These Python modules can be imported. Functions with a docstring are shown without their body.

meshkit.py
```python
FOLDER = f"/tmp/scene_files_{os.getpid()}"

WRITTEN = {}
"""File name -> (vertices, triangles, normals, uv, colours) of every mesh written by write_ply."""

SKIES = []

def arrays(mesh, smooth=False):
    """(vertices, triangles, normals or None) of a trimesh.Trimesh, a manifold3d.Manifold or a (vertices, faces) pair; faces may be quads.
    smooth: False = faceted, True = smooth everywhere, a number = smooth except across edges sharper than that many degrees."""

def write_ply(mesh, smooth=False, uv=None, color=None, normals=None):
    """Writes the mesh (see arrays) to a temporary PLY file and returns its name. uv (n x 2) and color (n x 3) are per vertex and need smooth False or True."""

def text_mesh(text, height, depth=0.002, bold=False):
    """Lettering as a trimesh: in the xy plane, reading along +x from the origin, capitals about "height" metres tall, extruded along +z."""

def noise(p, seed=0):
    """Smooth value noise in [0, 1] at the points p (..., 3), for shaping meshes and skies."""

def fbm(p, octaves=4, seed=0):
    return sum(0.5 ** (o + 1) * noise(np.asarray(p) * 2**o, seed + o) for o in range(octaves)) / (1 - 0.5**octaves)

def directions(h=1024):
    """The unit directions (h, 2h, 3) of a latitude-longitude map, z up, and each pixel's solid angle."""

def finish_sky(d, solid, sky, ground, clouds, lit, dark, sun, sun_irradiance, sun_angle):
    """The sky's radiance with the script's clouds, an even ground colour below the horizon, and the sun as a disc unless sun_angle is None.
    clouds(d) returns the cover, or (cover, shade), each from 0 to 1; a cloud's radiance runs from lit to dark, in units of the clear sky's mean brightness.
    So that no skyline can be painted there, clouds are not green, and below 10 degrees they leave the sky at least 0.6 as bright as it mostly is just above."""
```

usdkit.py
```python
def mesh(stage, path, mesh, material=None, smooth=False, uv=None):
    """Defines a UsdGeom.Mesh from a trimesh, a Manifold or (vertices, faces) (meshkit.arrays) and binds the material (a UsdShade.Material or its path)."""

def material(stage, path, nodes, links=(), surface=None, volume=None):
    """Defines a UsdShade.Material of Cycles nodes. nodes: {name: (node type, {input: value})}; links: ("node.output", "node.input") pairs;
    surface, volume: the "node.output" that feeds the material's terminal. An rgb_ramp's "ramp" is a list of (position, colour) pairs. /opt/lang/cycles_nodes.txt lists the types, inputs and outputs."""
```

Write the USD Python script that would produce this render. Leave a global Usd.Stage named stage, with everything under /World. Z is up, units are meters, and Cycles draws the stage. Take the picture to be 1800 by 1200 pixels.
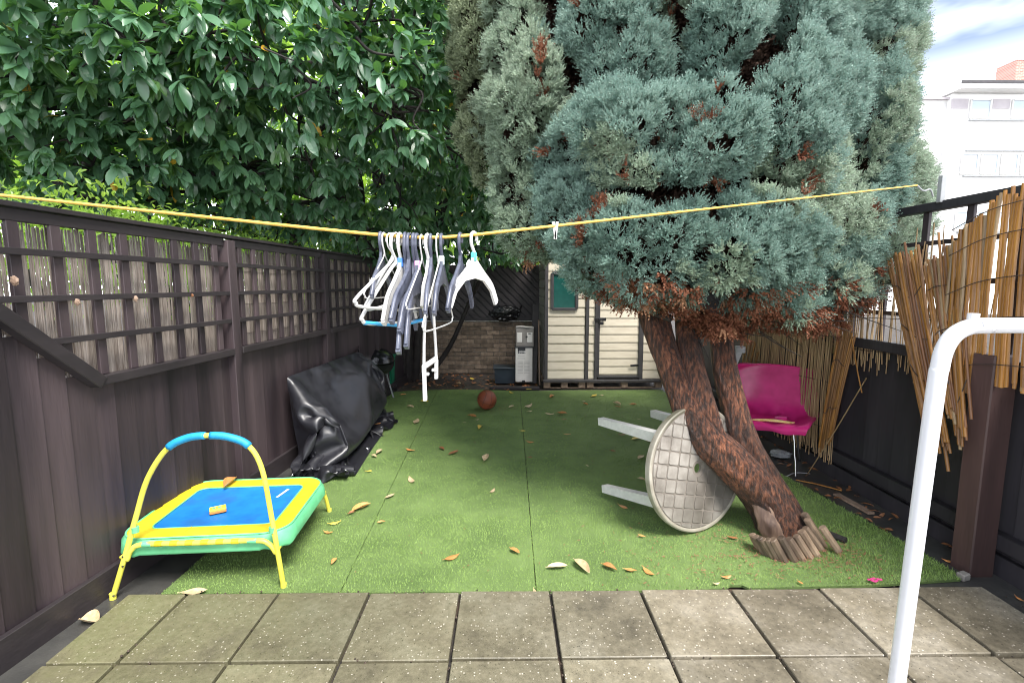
import math, numpy as np, trimesh, usdkit, meshkit
from pxr import Usd, UsdGeom, UsdLux, UsdShade, Gf, Sdf, Vt
from shapely.geometry import Polygon, Point, LineString, box as sbox
from shapely import affinity
from scipy.spatial import cKDTree
import shapely

stage = Usd.Stage.CreateInMemory()
UsdGeom.SetStageUpAxis(stage, UsdGeom.Tokens.z)
UsdGeom.SetStageMetersPerUnit(stage, 1.0)
UsdGeom.Xform.Define(stage, '/World')
UsdGeom.Scope.Define(stage, '/World/Looks')
PI = math.pi

# ------------------------------------------------------------------ camera, sky, sun, exposure
EYE = np.array([0.0, 0.0, 1.56])
FPX, PITCH, YAW = 850.0, math.radians(-6.71), math.radians(0.7)
FWD = np.array([math.sin(YAW) * math.cos(PITCH), math.cos(YAW) * math.cos(PITCH), math.sin(PITCH)])
RIGHT = np.array([math.cos(YAW), -math.sin(YAW), 0.0])
UP = np.cross(RIGHT, FWD)
cam = UsdGeom.Camera.Define(stage, '/World/camera')
cam.CreateHorizontalApertureAttr(36.0); cam.CreateVerticalApertureAttr(24.0)
cam.CreateFocalLengthAttr(36.0 * FPX / 1800)
cam.CreateClippingRangeAttr(Gf.Vec2f(0.05, 2000))
cam.CreateExposureAttr(1.6)
cam.AddTransformOp().Set(Gf.Matrix4d(*[*map(float, RIGHT), 0.0, *map(float, UP), 0.0, *map(float, -FWD), 0.0, *map(float, EYE), 1.0]))

SUN_EL, SUN_DIR = math.radians(56), np.array([0.55, -0.85])
sd = np.array([*(SUN_DIR / np.linalg.norm(SUN_DIR) * math.cos(SUN_EL)), math.sin(SUN_EL)])
dome_mat = usdkit.material(stage, '/World/Looks/sky_look', {
    'sky': ('sky_texture', {'sky_type': 'single_scattering', 'sun_disc': False, 'sun_elevation': SUN_EL, 'sun_rotation': math.atan2(sd[0], sd[1]), 'aerosol_density': 1.0}),
    'tc': ('texture_coordinate', {}),
    'map': ('mapping', {'location': (4.6, 0.0, 0.0), 'scale': (1.2, 1.2, 4.0)}),
    'n': ('noise_texture', {'scale': 2.2, 'detail': 5.0, 'roughness': 0.55}),
    'r': ('rgb_ramp', {'ramp': [(0.0, (0.02,) * 3), (0.38, (0.05,) * 3), (0.52, (0.30,) * 3), (0.66, (0.9,) * 3), (1.0, (1.0,) * 3)]}),
    'cl': ('mix', {'mix_type': 'mix', 'color2': (22.0, 22.6, 23.6)}),
    'sx': ('separate_xyz', {}), 'mz': ('map_range', {'from_min': .20, 'from_max': .345, 'to_min': .9, 'to_max': 0.0, 'clamp': True}), 'cv': ('math', {'math_type': 'maximum'}),
    'bg': ('background_shader', {'strength': 0.06})},
    [('tc.generated', 'map.vector'), ('map.vector', 'n.vector'), ('n.fac', 'r.fac'), ('tc.generated', 'sx.vector'), ('sx.z', 'mz.value'), ('r.color', 'cv.value1'), ('mz.result', 'cv.value2'), ('cv.value', 'cl.fac'), ('sky.color', 'cl.color1'), ('cl.color', 'bg.color')], surface='bg.background')
dome = UsdLux.DomeLight.Define(stage, '/World/sky')
UsdShade.MaterialBindingAPI.Apply(dome.GetPrim()).Bind(dome_mat)
dome.GetPrim().SetCustomDataByKey('kind', 'structure')
sun = UsdLux.DistantLight.Define(stage, '/World/sun')
sun.CreateIntensityAttr(0.65); sun.CreateAngleAttr(24.0); sun.CreateColorAttr(Gf.Vec3f(1.0, 0.96, 0.9))
sun.GetPrim().CreateAttribute('inputs:normalize', Sdf.ValueTypeNames.Bool).Set(True)
zc = sd; xc = np.cross([0, 0, 1], zc); xc /= np.linalg.norm(xc); yc = np.cross(zc, xc)
sun.AddTransformOp().Set(Gf.Matrix4d(*[*map(float, xc), 0.0, *map(float, yc), 0.0, *map(float, zc), 0.0, 0, 0, 0, 1.0]))

# ------------------------------------------------------------------ measuring helpers (turn a measured sight line into a place in the garden)
def ray(px, py):
    return FWD + RIGHT * ((px - 900) / FPX) + UP * ((600 - py) / FPX)
def at_z(px, py, z=0.0):
    d = ray(px, py); return EYE + d * ((z - EYE[2]) / d[2])
def at_y(px, py, y):
    d = ray(px, py); return EYE + d * (y / d[1])
def at_plane(px, py, p0, n):
    d = ray(px, py); return EYE + d * (np.dot(np.asarray(p0) - EYE, n) / np.dot(d, n))
def project(p):
    q = np.asarray(p, float) - EYE
    w = q @ FWD
    return np.stack([900 + FPX * (q @ RIGHT) / w, 600 - FPX * (q @ UP) / w, w], -1)

# ------------------------------------------------------------------ scene helpers
counts = {}
def numbered(path):
    k = counts.get(path, 0); counts[path] = k + 1
    return path if k == 0 else f'{path}_{k:03d}'
class T:
    def __init__(s, path, loc): s.path, s.loc = path, np.asarray(loc, float)
def tag(prim, label=None, cat=None, group=None, kind=None):
    for k, v in (('label', label), ('category', cat), ('group', group), ('kind', kind)):
        if v: prim.SetCustomDataByKey(k, v)
def thing(name, label=None, cat=None, loc=(0, 0, 0), group=None, kind=None):
    x = UsdGeom.Xform.Define(stage, numbered('/World/' + name))
    x.AddTranslateOp().Set(Gf.Vec3d(*map(float, loc)))
    tag(x.GetPrim(), label, cat, group, kind)
    return T(str(x.GetPath()), loc)
def arr(mesh):
    if isinstance(mesh, MB): return mesh.get()
    v, f, _ = meshkit.arrays(mesh); return v, f
def obj(name, mesh, mat, parent=None, smooth=False, label=None, kind=None, cat=None, group=None, loc=None):
    v, f = arr(mesh)
    if parent is None:
        base = np.array(loc if loc is not None else [v[:, 0].mean(), v[:, 1].mean(), v[:, 2].min()])
        path, loc = numbered('/World/' + name), base
    else:
        path, base = numbered(parent.path + '/' + name), parent.loc
    m = usdkit.mesh(stage, path, (v - base, f), mat, smooth=smooth)
    if parent is None: m.AddTranslateOp().Set(Gf.Vec3d(*map(float, base)))
    tag(m.GetPrim(), label, cat, group, kind)
    return T(path, base)
def empty_part(name, parent, kind=None):
    x = UsdGeom.Xform.Define(stage, numbered(parent.path + '/' + name)); tag(x.GetPrim(), kind=kind)
    return T(str(x.GetPath()), parent.loc)

class MB:
    def __init__(s): s.v, s.f, s.n = [], [], 0
    def add(s, v, f):
        v = np.asarray(v, float); f = np.asarray(f, int)
        if f.shape[1] == 4: f = np.vstack([f[:, [0, 1, 2]], f[:, [0, 2, 3]]])
        s.v.append(v); s.f.append(f + s.n); s.n += len(v); return s
    def mesh(s, m): return s.add(*arr(m))
    def get(s): return np.vstack(s.v), np.vstack(s.f)
    def box(s, c, size, c_=0.0, R=None):
        v, f = cbox(tuple(np.round(size, 5)), c_)
        if R is not None: v = v @ np.asarray(R).T
        return s.add(v + np.asarray(c), f)
    def bar(s, p0, p1, w, h, side=None, ch=0.0):
        """box running from p0 to p1; h is its size along SIDE x axis direction, w along side"""
        p0, p1 = np.asarray(p0, float), np.asarray(p1, float); a = p1 - p0; L = np.linalg.norm(a); a /= L
        sd_ = np.array(side if side is not None else ([0, 0, 1.0] if abs(a[2]) < .9 else [1.0, 0, 0]), float)
        sd_ -= a * (sd_ @ a); sd_ /= np.linalg.norm(sd_); t = np.cross(a, sd_)
        return s.box((p0 + p1) / 2, (L, w, h), ch, np.stack([a, sd_, t], 1))
    def tube(s, pts, r, sides=8, caps=True):
        pts = np.asarray(pts, float); v, f = tube(pts, r, sides)
        n = len(pts)
        if caps:
            v = np.vstack([v, pts[:1], pts[-1:]])
            k = np.arange(sides); k1 = (k + 1) % sides
            f = np.vstack([f, np.stack([k1, k, np.full(sides, n * sides)], 1), np.stack([(n - 1) * sides + k, (n - 1) * sides + k1, np.full(sides, n * sides + 1)], 1)])
        return s.add(v, f)

_cb = {}
def cbox(size, c):
    key = (size, c)
    if key not in _cb:
        h = np.array(size) / 2
        if c <= 0:
            m = trimesh.creation.box(size); _cb[key] = (np.array(m.vertices), np.array(m.faces))
        else:
            pts = []
            for sg in np.array(np.meshgrid([-1, 1], [-1, 1], [-1, 1])).T.reshape(-1, 3):
                for k in range(3):
                    q = h - c; q = q.copy(); q[k] = h[k]; pts.append(sg * q)
            m = trimesh.convex.convex_hull(np.array(pts)); _cb[key] = (np.array(m.vertices), np.array(m.faces))
    return _cb[key]
def tube(p, r, sides):
    t = np.gradient(p, axis=0); t /= np.linalg.norm(t, axis=1, keepdims=True) + 1e-12
    a = np.zeros_like(p)
    ref = np.array([0, 0, 1.0]) if abs(t[0, 2]) < .9 else np.array([1.0, 0, 0])
    for i in range(len(p)):
        q = (a[i - 1] if i else ref); q = q - t[i] * (q @ t[i]); a[i] = q / (np.linalg.norm(q) + 1e-12)
    b = np.cross(t, a); ang = np.arange(sides) * 2 * PI / sides
    r = np.broadcast_to(r, (len(p),))
    v = p[:, None] + r[:, None, None] * (np.cos(ang)[None, :, None] * a[:, None] + np.sin(ang)[None, :, None] * b[:, None])
    i, j = np.meshgrid(np.arange(len(p) - 1), np.arange(sides), indexing='ij')
    q = np.stack([i * sides + j, i * sides + (j + 1) % sides, (i + 1) * sides + (j + 1) % sides, (i + 1) * sides + j], -1).reshape(-1, 4)
    return v.reshape(-1, 3), np.vstack([q[:, [0, 1, 2]], q[:, [0, 2, 3]]])
def smooth_path(pts, n=24):
    """Catmull-Rom through the points"""
    p = np.asarray(pts, float); p = np.vstack([2 * p[0] - p[1], p, 2 * p[-1] - p[-2]]); out = []
    m = len(p) - 3; per = max(2, n // m)
    for i in range(m):
        t = np.linspace(0, 1, per, endpoint=False)[:, None]; a, b, c, d = p[i:i + 4]
        out.append(.5 * (2 * b + (c - a) * t + (2 * a - 5 * b + 4 * c - d) * t ** 2 + (3 * b - a - 3 * c + d) * t ** 3))
    return np.vstack([*out, p[-2][None]])
def grid_faces(n, m, wrap=False):
    i, j = np.meshgrid(np.arange(n - 1), np.arange(m if wrap else m - 1), indexing='ij')
    return np.stack([i * m + j, i * m + (j + 1) % m, (i + 1) * m + (j + 1) % m, (i + 1) * m + j], -1).reshape(-1, 4)
def sheet(poly, z, step=None):
    poly = shapely.geometry.polygon.orient(poly)
    v, f = trimesh.creation.triangulate_polygon(poly, engine='earcut')
    return np.column_stack([v, np.full(len(v), z)]), f
def prism(poly, z0, z1):
    m = trimesh.creation.extrude_polygon(poly, z1 - z0, engine='earcut'); m.apply_translation([0, 0, z0]); return m
def rotz(a):
    c, s = math.cos(a), math.sin(a); return np.array([[c, -s, 0], [s, c, 0], [0, 0, 1.0]])
def frame_to(v, f, X, Y, Z, o):
    return v @ np.stack([X, Y, Z]) + np.asarray(o), f
def thicken(v, f, n, m, t):
    """a grid surface n x m to a closed shell of thickness t"""
    q = v.reshape(n, m, 3); du = np.gradient(q, axis=0); dv = np.gradient(q, axis=1)
    nn = np.cross(du, dv); nn /= np.linalg.norm(nn, axis=2, keepdims=True) + 1e-12
    a, b = v, (q - nn * t).reshape(-1, 3); N = n * m
    F = grid_faces(n, m)
    rim = [*range(m), *[i * m + m - 1 for i in range(1, n)], *[(n - 1) * m + j for j in range(m - 2, -1, -1)], *[i * m for i in range(n - 2, 0, -1)]]
    k = np.array(rim); k1 = np.roll(k, -1)
    return np.vstack([a, b]), np.vstack([F, F[:, ::-1] + N, np.stack([k1, k, k + N, k1 + N], 1)])

# ------------------------------------------------------------------ materials
L_ = '/World/Looks/'
def mottle(name, c1, c2, scale=6, rough=.6, stretch=(1, 1, 1), bump=0.0, bscale=60, spec=.5, c3=None, p3=.7, detail=6, vary=0.0, sheen=0.0, coat=0.0, local=False):
    """a noise mix of two colours (and a third for patches) with fine relief; VARY changes value from object to object"""
    nodes = {'g': ('texture_coordinate', {}) if local else ('geometry', {}), 'm': ('mapping', {'scale': stretch}), 'n': ('noise_texture', {'scale': scale, 'detail': detail, 'roughness': .62}),
             'r': ('rgb_ramp', {'ramp': [(.3, c1), (.7, c2)]}),
             'p': ('principled_bsdf', {'roughness': rough, 'specular_ior_level': spec, 'sheen_weight': sheen, 'coat_weight': coat, 'coat_roughness': .1})}
    links = [(('g.object' if local else 'g.position'), 'm.vector'), ('m.vector', 'n.vector'), ('n.fac', 'r.fac')]
    out = 'r.color'
    if c3 is not None:
        nodes |= {'n3': ('noise_texture', {'scale': scale * .35, 'detail': 4.0}), 'r3': ('rgb_ramp', {'ramp': [(p3 - .12, (0, 0, 0)), (p3 + .08, (1, 1, 1))]}), 'x3': ('mix', {'color2': c3})}
        links += [('m.vector', 'n3.vector'), ('n3.fac', 'r3.fac'), ('r3.color', 'x3.fac'), (out, 'x3.color1')]; out = 'x3.color'
    if vary:
        nodes |= {'oi': ('object_info', {}), 'mr': ('map_range', {'from_min': 0., 'from_max': 1., 'to_min': 1 - vary, 'to_max': 1 + vary}), 'h': ('hsv', {})}
        links += [('oi.random', 'mr.value'), ('mr.result', 'h.value'), (out, 'h.color')]; out = 'h.color'
    links.append((out, 'p.base_color'))
    if bump:
        nodes |= {'bn': ('noise_texture', {'scale': bscale, 'detail': 4.0}), 'b': ('bump', {'strength': bump, 'distance': .004})}
        links += [('m.vector', 'bn.vector'), ('bn.fac', 'b.height'), ('b.normal', 'p.normal')]
    return usdkit.material(stage, L_ + name, nodes, links, surface='p.BSDF')
def plain(name, c, rough=.5, metal=0.0, spec=.5, coat=0.0):
    return mottle(name, tuple(x * .85 for x in c), tuple(min(1, x * 1.1) for x in c), 9, rough, spec=spec, coat=coat) if not metal else \
        usdkit.material(stage, L_ + name, {'p': ('principled_bsdf', {'base_color': c, 'roughness': rough, 'metallic': metal})}, [], surface='p.BSDF')
def leafy(name, c1, c2, rough=.35, trans=.3, scale=1.2, tcol=None, spec=.5, c3=None):
    nodes = {'g': ('geometry', {}), 'n': ('noise_texture', {'scale': scale, 'detail': 3.0}), 'mx': ('math', {'math_type': 'multiply_add', 'value2': .45}), 'ml': ('math', {'math_type': 'multiply', 'value2': .55}),
             'r': ('rgb_ramp', {'ramp': [(.25, c1), (.75, c2)] + ([(.93, c2), (.97, c3)] if c3 else [])}), 'p': ('principled_bsdf', {'roughness': rough, 'specular_ior_level': spec}),
             't': ('translucent_bsdf', {'color': tcol or tuple(min(1, 1.6 * x) for x in c2)}), 'mc': ('mix_closure', {'fac': trans})}
    if not trans: del nodes['t'], nodes['mc']
    links = [('g.position', 'n.vector'), ('n.fac', 'ml.value1'), ('g.random_per_island', 'mx.value1'), ('ml.value', 'mx.value3'), ('mx.value', 'r.fac'), ('r.color', 'p.base_color')]
    if trans: links += [('p.BSDF', 'mc.closure1'), ('t.BSDF', 'mc.closure2')]
    return usdkit.material(stage, L_ + name, nodes, links, surface='mc.closure' if trans else 'p.BSDF')

M = {}
M['ground'] = mottle('dark_soil', (.022, .019, .018), (.06, .05, .042), 9, .7, bump=.6, bscale=70, c3=(.09, .055, .035), p3=.66)
M['path'] = mottle('wet_concrete', (.030, .030, .030), (.075, .073, .068), 3.5, .3, bump=.25, bscale=90)
M['fence'] = mottle('stained_boards', (.010, .0075, .0095), (.040, .028, .033), 8, .5, (1, 1, .10), bump=.7, bscale=45, vary=.28, c3=(.072, .052, .056), p3=.60)
M['fence_r'] = mottle('black_stained_boards', (.012, .011, .014), (.028, .025, .029), 6, .5, (1, 1, .12), bump=.5, bscale=45, vary=.2)
M['rail'] = mottle('dark_rails', (.016, .013, .015), (.036, .029, .031), 9, .5, (.3, .3, 1), bump=.4, bscale=50, vary=.15)
M['post'] = mottle('brown_post', (.035, .020, .019), (.075, .042, .038), 7, .5, (1, 1, .1), bump=.4, bscale=50)
M['reed'] = mottle('weathered_reed', (.10, .072, .055), (.38, .33, .29), 60, .65, (1, 1, .08), vary=.1)
M['reed_tan'] = mottle('tan_reed', (.25, .15, .07), (.58, .42, .24), 60, .6, (1, 1, .06))
for i, (a, b) in enumerate((((.25, .105, .018), (.44, .21, .045)), ((.17, .075, .02), (.32, .155, .045)), ((.22, .145, .07), (.38, .26, .14)), ((.13, .055, .02), (.23, .105, .042)))):
    M[f'cane{i}'] = mottle(f'cane_{i}', a, b, 25, .42, (1, 1, .15), vary=.15, c3=(.12, .06, .03), p3=.74)
M['wire'] = plain('binding_wire', (.05, .035, .03), .5)
M['shed'] = mottle('cream_plastic', (.62, .55, .43), (.74, .67, .54), 8, .5, (.5, .5, 4), bump=.15, bscale=80, vary=.03)
M['shed_dark'] = mottle('dark_plastic_trim', (.045, .042, .045), (.07, .066, .068), 10, .5)
M['window'] = mottle('green_window', (.008, .075, .065), (.016, .11, .09), 14, .25, c3=(.03, .14, .12), p3=.75)
M['pallet'] = mottle('pallet_wood', (.16, .11, .075), (.36, .27, .19), 20, .7, bump=.4)
M['brick'] = mottle('old_brick', (.10, .075, .055), (.25, .19, .14), 14, .8, bump=.7, bscale=80, vary=.35)
M['mortar'] = mottle('mortar', (.08, .07, .06), (.17, .15, .13), 20, .85, bump=.5)
M['stone'] = mottle('lintel_concrete', (.2, .18, .16), (.32, .3, .27), 12, .75, bump=.4)
M['bark'] = usdkit.material(stage, L_ + 'bark', {
    'g': ('geometry', {}), 'm': ('mapping', {'rotation': (0, -.45, 0), 'scale': (1, 1, .22)}), 'n': ('noise_texture', {'scale': 58, 'detail': 9.0, 'roughness': .68, 'distortion': .3}), 'n2': ('noise_texture', {'scale': 3.2, 'detail': 3.0}),
    'r': ('rgb_ramp', {'ramp': [(.3, (.008, .005, .005)), (.45, (.040, .020, .015)), (.56, (.165, .068, .037)), (.68, (.34, .165, .10)), (.8, (.44, .28, .20))]}),
    'r2': ('rgb_ramp', {'ramp': [(.36, (.25, .24, .26)), (.5, (.8, .75, .72)), (.66, (1.25, 1.1, 1.0))]}), 'mu': ('mix', {'mix_type': 'multiply', 'fac': 1.0}),
    'b': ('bump', {'strength': 1.0, 'distance': .035}), 'p': ('principled_bsdf', {'roughness': .36, 'specular_ior_level': .7})},
    [('g.position', 'm.vector'), ('m.vector', 'n.vector'), ('g.position', 'n2.vector'), ('n.fac', 'r.fac'), ('n2.fac', 'r2.fac'), ('r.color', 'mu.color1'), ('r2.color', 'mu.color2'), ('mu.color', 'p.base_color'), ('n.fac', 'b.height'), ('b.normal', 'p.normal')], surface='p.BSDF')
M['cutwood'] = mottle('bare_wood', (.20, .13, .09), (.36, .26, .19), 18, .7, (1, 1, .2), bump=.5)
M['scarwood'] = mottle('scar_wood', (.10, .058, .04), (.27, .18, .125), 30, .6, (1, 1, .18), bump=.7, c3=(.06, .034, .024), p3=.6)
M['log'] = mottle('split_log', (.13, .085, .055), (.34, .25, .17), 14, .65, (1, 1, .15), bump=.5, vary=.35, c3=(.06, .04, .028), p3=.6)
M['dark_bark'] = mottle('dark_stem', (.012, .010, .010), (.035, .028, .025), 14, .7, bump=.8)
M['conifer'] = leafy('blue_cypress', (.13, .22, .178), (.50, .66, .56), .5, .12, 1.6, spec=.4)
M['conifer_light'] = leafy('light_cypress', (.20, .28, .19), (.60, .71, .54), .5, .12, 1.6, spec=.4)
M['conifer_olive'] = leafy('olive_cypress', (.16, .20, .11), (.48, .54, .35), .5, 0, 1.6, spec=.3)
M['conifer_dead'] = leafy('dead_cypress', (.15, .055, .03), (.50, .22, .12), .7, 0, 2.5, spec=.2)
M['conifer_pale'] = leafy('pale_dead_cypress', (.30, .15, .08), (.70, .45, .28), .7, 0, 2.5, spec=.2)
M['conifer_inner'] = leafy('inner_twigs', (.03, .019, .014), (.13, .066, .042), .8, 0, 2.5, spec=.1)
M['laurel'] = leafy('laurel_leaf', (.085, .185, .105), (.22, .40, .20), .32, .25, 1.0, (.16, .40, .05), spec=.7)
M['laurel_light'] = leafy('laurel_leaf_light', (.07, .15, .05), (.18, .33, .12), .32, .28, 1.0, (.25, .5, .08), spec=.7)
M['yellow_leaf'] = leafy('yellow_leaf', (.50, .28, .03), (.75, .55, .08), .4, .25, 5, spec=.4)
M['lime'] = leafy('lime_leaf', (.12, .22, .035), (.34, .46, .10), .4, .4, 1.0, (.6, .9, .12))
M['fall0'] = mottle('fallen_orange', (.42, .17, .05), (.62, .30, .10), 60, .45, vary=.2)
M['fall1'] = mottle('fallen_pale', (.42, .30, .16), (.62, .50, .32), 50, .45, vary=.12)
M['fall2'] = mottle('fallen_yellow', (.62, .42, .04), (.80, .62, .12), 50, .45, vary=.12)
M['fall3'] = mottle('fallen_brown', (.18, .075, .03), (.36, .15, .06), 60, .5, vary=.25)
M['white_paint'] = usdkit.material(stage, L_ + 'white_paint', {'p': ('principled_bsdf', {'base_color': (.68, .68, .70), 'roughness': .28, 'coat_weight': .3})}, [], surface='p.BSDF')
M['white_plastic'] = mottle('white_plastic', (.58, .57, .55), (.70, .69, .67), 30, .4)
M['grey_plastic'] = mottle('grey_hanger', (.045, .050, .075), (.13, .14, .185), 30, .35)
M['black_plastic'] = mottle('black_plastic', (.012, .012, .014), (.022, .022, .025), 20, .35)
M['rope'] = mottle('yellow_rope', (.62, .36, .05), (.80, .52, .13), 80, .5, bump=.4, bscale=300)
M['blue_plastic'] = plain('blue_plastic', (.06, .42, .82), .4)
M['pink_tag'] = plain('pink_tag', (.72, .35, .62), .5); M['blue_tag'] = plain('blue_tag', (.08, .25, .75), .5); M['pale_tag'] = plain('pale_tag', (.62, .74, .70), .5); M['teal_tag'] = plain('teal_tag', (.12, .58, .55), .5)
M['t_yellow'] = mottle('yellow_tube', (.66, .60, .06), (.80, .74, .12), 5, .35)
M['t_pad'] = mottle('yellow_pad', (.54, .42, .012), (.70, .57, .03), 6, .5, bump=.9, bscale=16, c3=(.40, .30, .02), p3=.64)
M['t_green'] = mottle('green_skirt', (.10, .46, .21), (.18, .60, .31), 5, .45, bump=.9, bscale=14, c3=(.10, .36, .16), p3=.64)
M['t_blue'] = mottle('blue_mat', (.006, .15, .50), (.012, .21, .64), 12, .55, bump=.15, bscale=400, c3=(.02, .12, .34), p3=.62)
M['t_foam'] = mottle('blue_foam', (.01, .24, .52), (.02, .32, .62), 12, .55, bump=.2, bscale=200)
M['orange'] = plain('orange_foam', (.75, .22, .04), .6); M['lemon'] = plain('lemon_foam', (.80, .75, .05), .6)
M['tarp'] = usdkit.material(stage, L_ + 'black_tarpaulin', {
    'g': ('geometry', {}), 'n': ('noise_texture', {'scale': 5.0, 'detail': 6.0, 'roughness': .6}), 'r': ('rgb_ramp', {'ramp': [(.3, (.009, .009, .012)), (.7, (.022, .022, .028))]}), 'rr': ('map_range', {'from_min': .3, 'from_max': .7, 'to_min': .28, 'to_max': .55}),
    'w': ('noise_texture', {'type': 'ridged_multifractal', 'use_normalize': True, 'scale': 4.5, 'detail': 3.0, 'roughness': .5, 'distortion': .6}), 'b': ('bump', {'strength': .4, 'distance': .008}), 'p': ('principled_bsdf', {'specular_ior_level': .6})},
    [('g.position', 'n.vector'), ('g.position', 'w.vector'), ('n.fac', 'r.fac'), ('n.fac', 'rr.value'), ('r.color', 'p.base_color'), ('rr.result', 'p.roughness'), ('w.fac', 'b.height'), ('b.normal', 'p.normal')], surface='p.BSDF')
M['chrome'] = plain('chrome', (.62, .62, .64), .22, 1.0)
M['table'] = mottle('dirty_table', (.17, .15, .13), (.46, .43, .39), 5, .5, bump=.2, bscale=60, c3=(.10, .088, .075), p3=.56)
M['table_dirt'] = mottle('table_dirt', (.10, .088, .072), (.24, .21, .18), 9, .7)
M['rim'] = mottle('dirty_rim', (.22, .20, .155), (.45, .42, .36), 6, .5, c3=(.15, .14, .10), p3=.56)
M['magenta'] = mottle('magenta_vinyl', (.58, .018, .175), (.78, .04, .27), 5, .32, bump=.12, bscale=30, c3=(.34, .014, .13), p3=.66)
M['foam'] = mottle('torn_foam', (.70, .46, .12), (.85, .68, .36), 30, .8, bump=.6)
M['ball'] = mottle('ball_rubber', (.20, .048, .022), (.28, .075, .035), 10, .4, bump=.6, bscale=500)
M['seam'] = plain('ball_seam', (.02, .012, .01), .5)
M['green_bin'] = mottle('green_bin', (.0, .15, .075), (.01, .22, .11), 6, .4)
M['black_gloss'] = mottle('black_gloss', (.008, .008, .009), (.014, .014, .015), 6, .16)
M['card_white'] = mottle('white_carton', (.52, .51, .49), (.66, .65, .63), 9, .6)
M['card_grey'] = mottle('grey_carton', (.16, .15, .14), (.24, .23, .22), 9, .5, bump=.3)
M['ink'] = plain('black_ink', (.02, .022, .028), .5); M['inkgrey'] = plain('grey_ink', (.33, .33, .33), .6); M['paper'] = plain('white_ink', (.8, .8, .8), .6)
M['tub'] = plain('dark_blue_tub', (.02, .032, .045), .4)
M['render'] = mottle('white_render', (.74, .73, .71), (.82, .81, .79), 1.0, .8)
M['redbrick'] = usdkit.material(stage, L_ + 'red_brick', {'g': ('geometry', {}), 'm': ('mapping', {'rotation': (PI / 2, 0, 0)}), 'b': ('brick_texture', {'color1': (.34, .13, .10), 'color2': (.42, .19, .15), 'mortar': (.4, .32, .28), 'scale': 1.0, 'brick_width': .24, 'row_height': .08, 'mortar_size': .012}),
    'p': ('principled_bsdf', {'roughness': .8})}, [('g.position', 'm.vector'), ('m.vector', 'b.vector'), ('b.color', 'p.base_color')], surface='p.BSDF')
M['glass_far'] = usdkit.material(stage, L_ + 'far_glass', {'p': ('principled_bsdf', {'base_color': (.42, .50, .56), 'roughness': .08, 'specular_ior_level': .9})}, [], surface='p.BSDF')
M['greyrender'] = mottle('grey_panel', (.42, .38, .40), (.5, .46, .47), 2.0, .7)
M['silver'] = plain('grey_metal', (.32, .33, .34), .4)
M['lamp_black'] = mottle('black_mesh', (.012, .012, .014), (.03, .03, .034), 60, .5, bump=.5, bscale=250)
M['flower'] = plain('pink_petal', (.62, .05, .22), .5)
M['needle'] = mottle('needle_litter', (.14, .055, .03), (.30, .13, .07), 40, .7)
M['grit'] = mottle('joint_grit', (.02, .016, .012), (.10, .07, .05), 90, .8)
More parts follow.
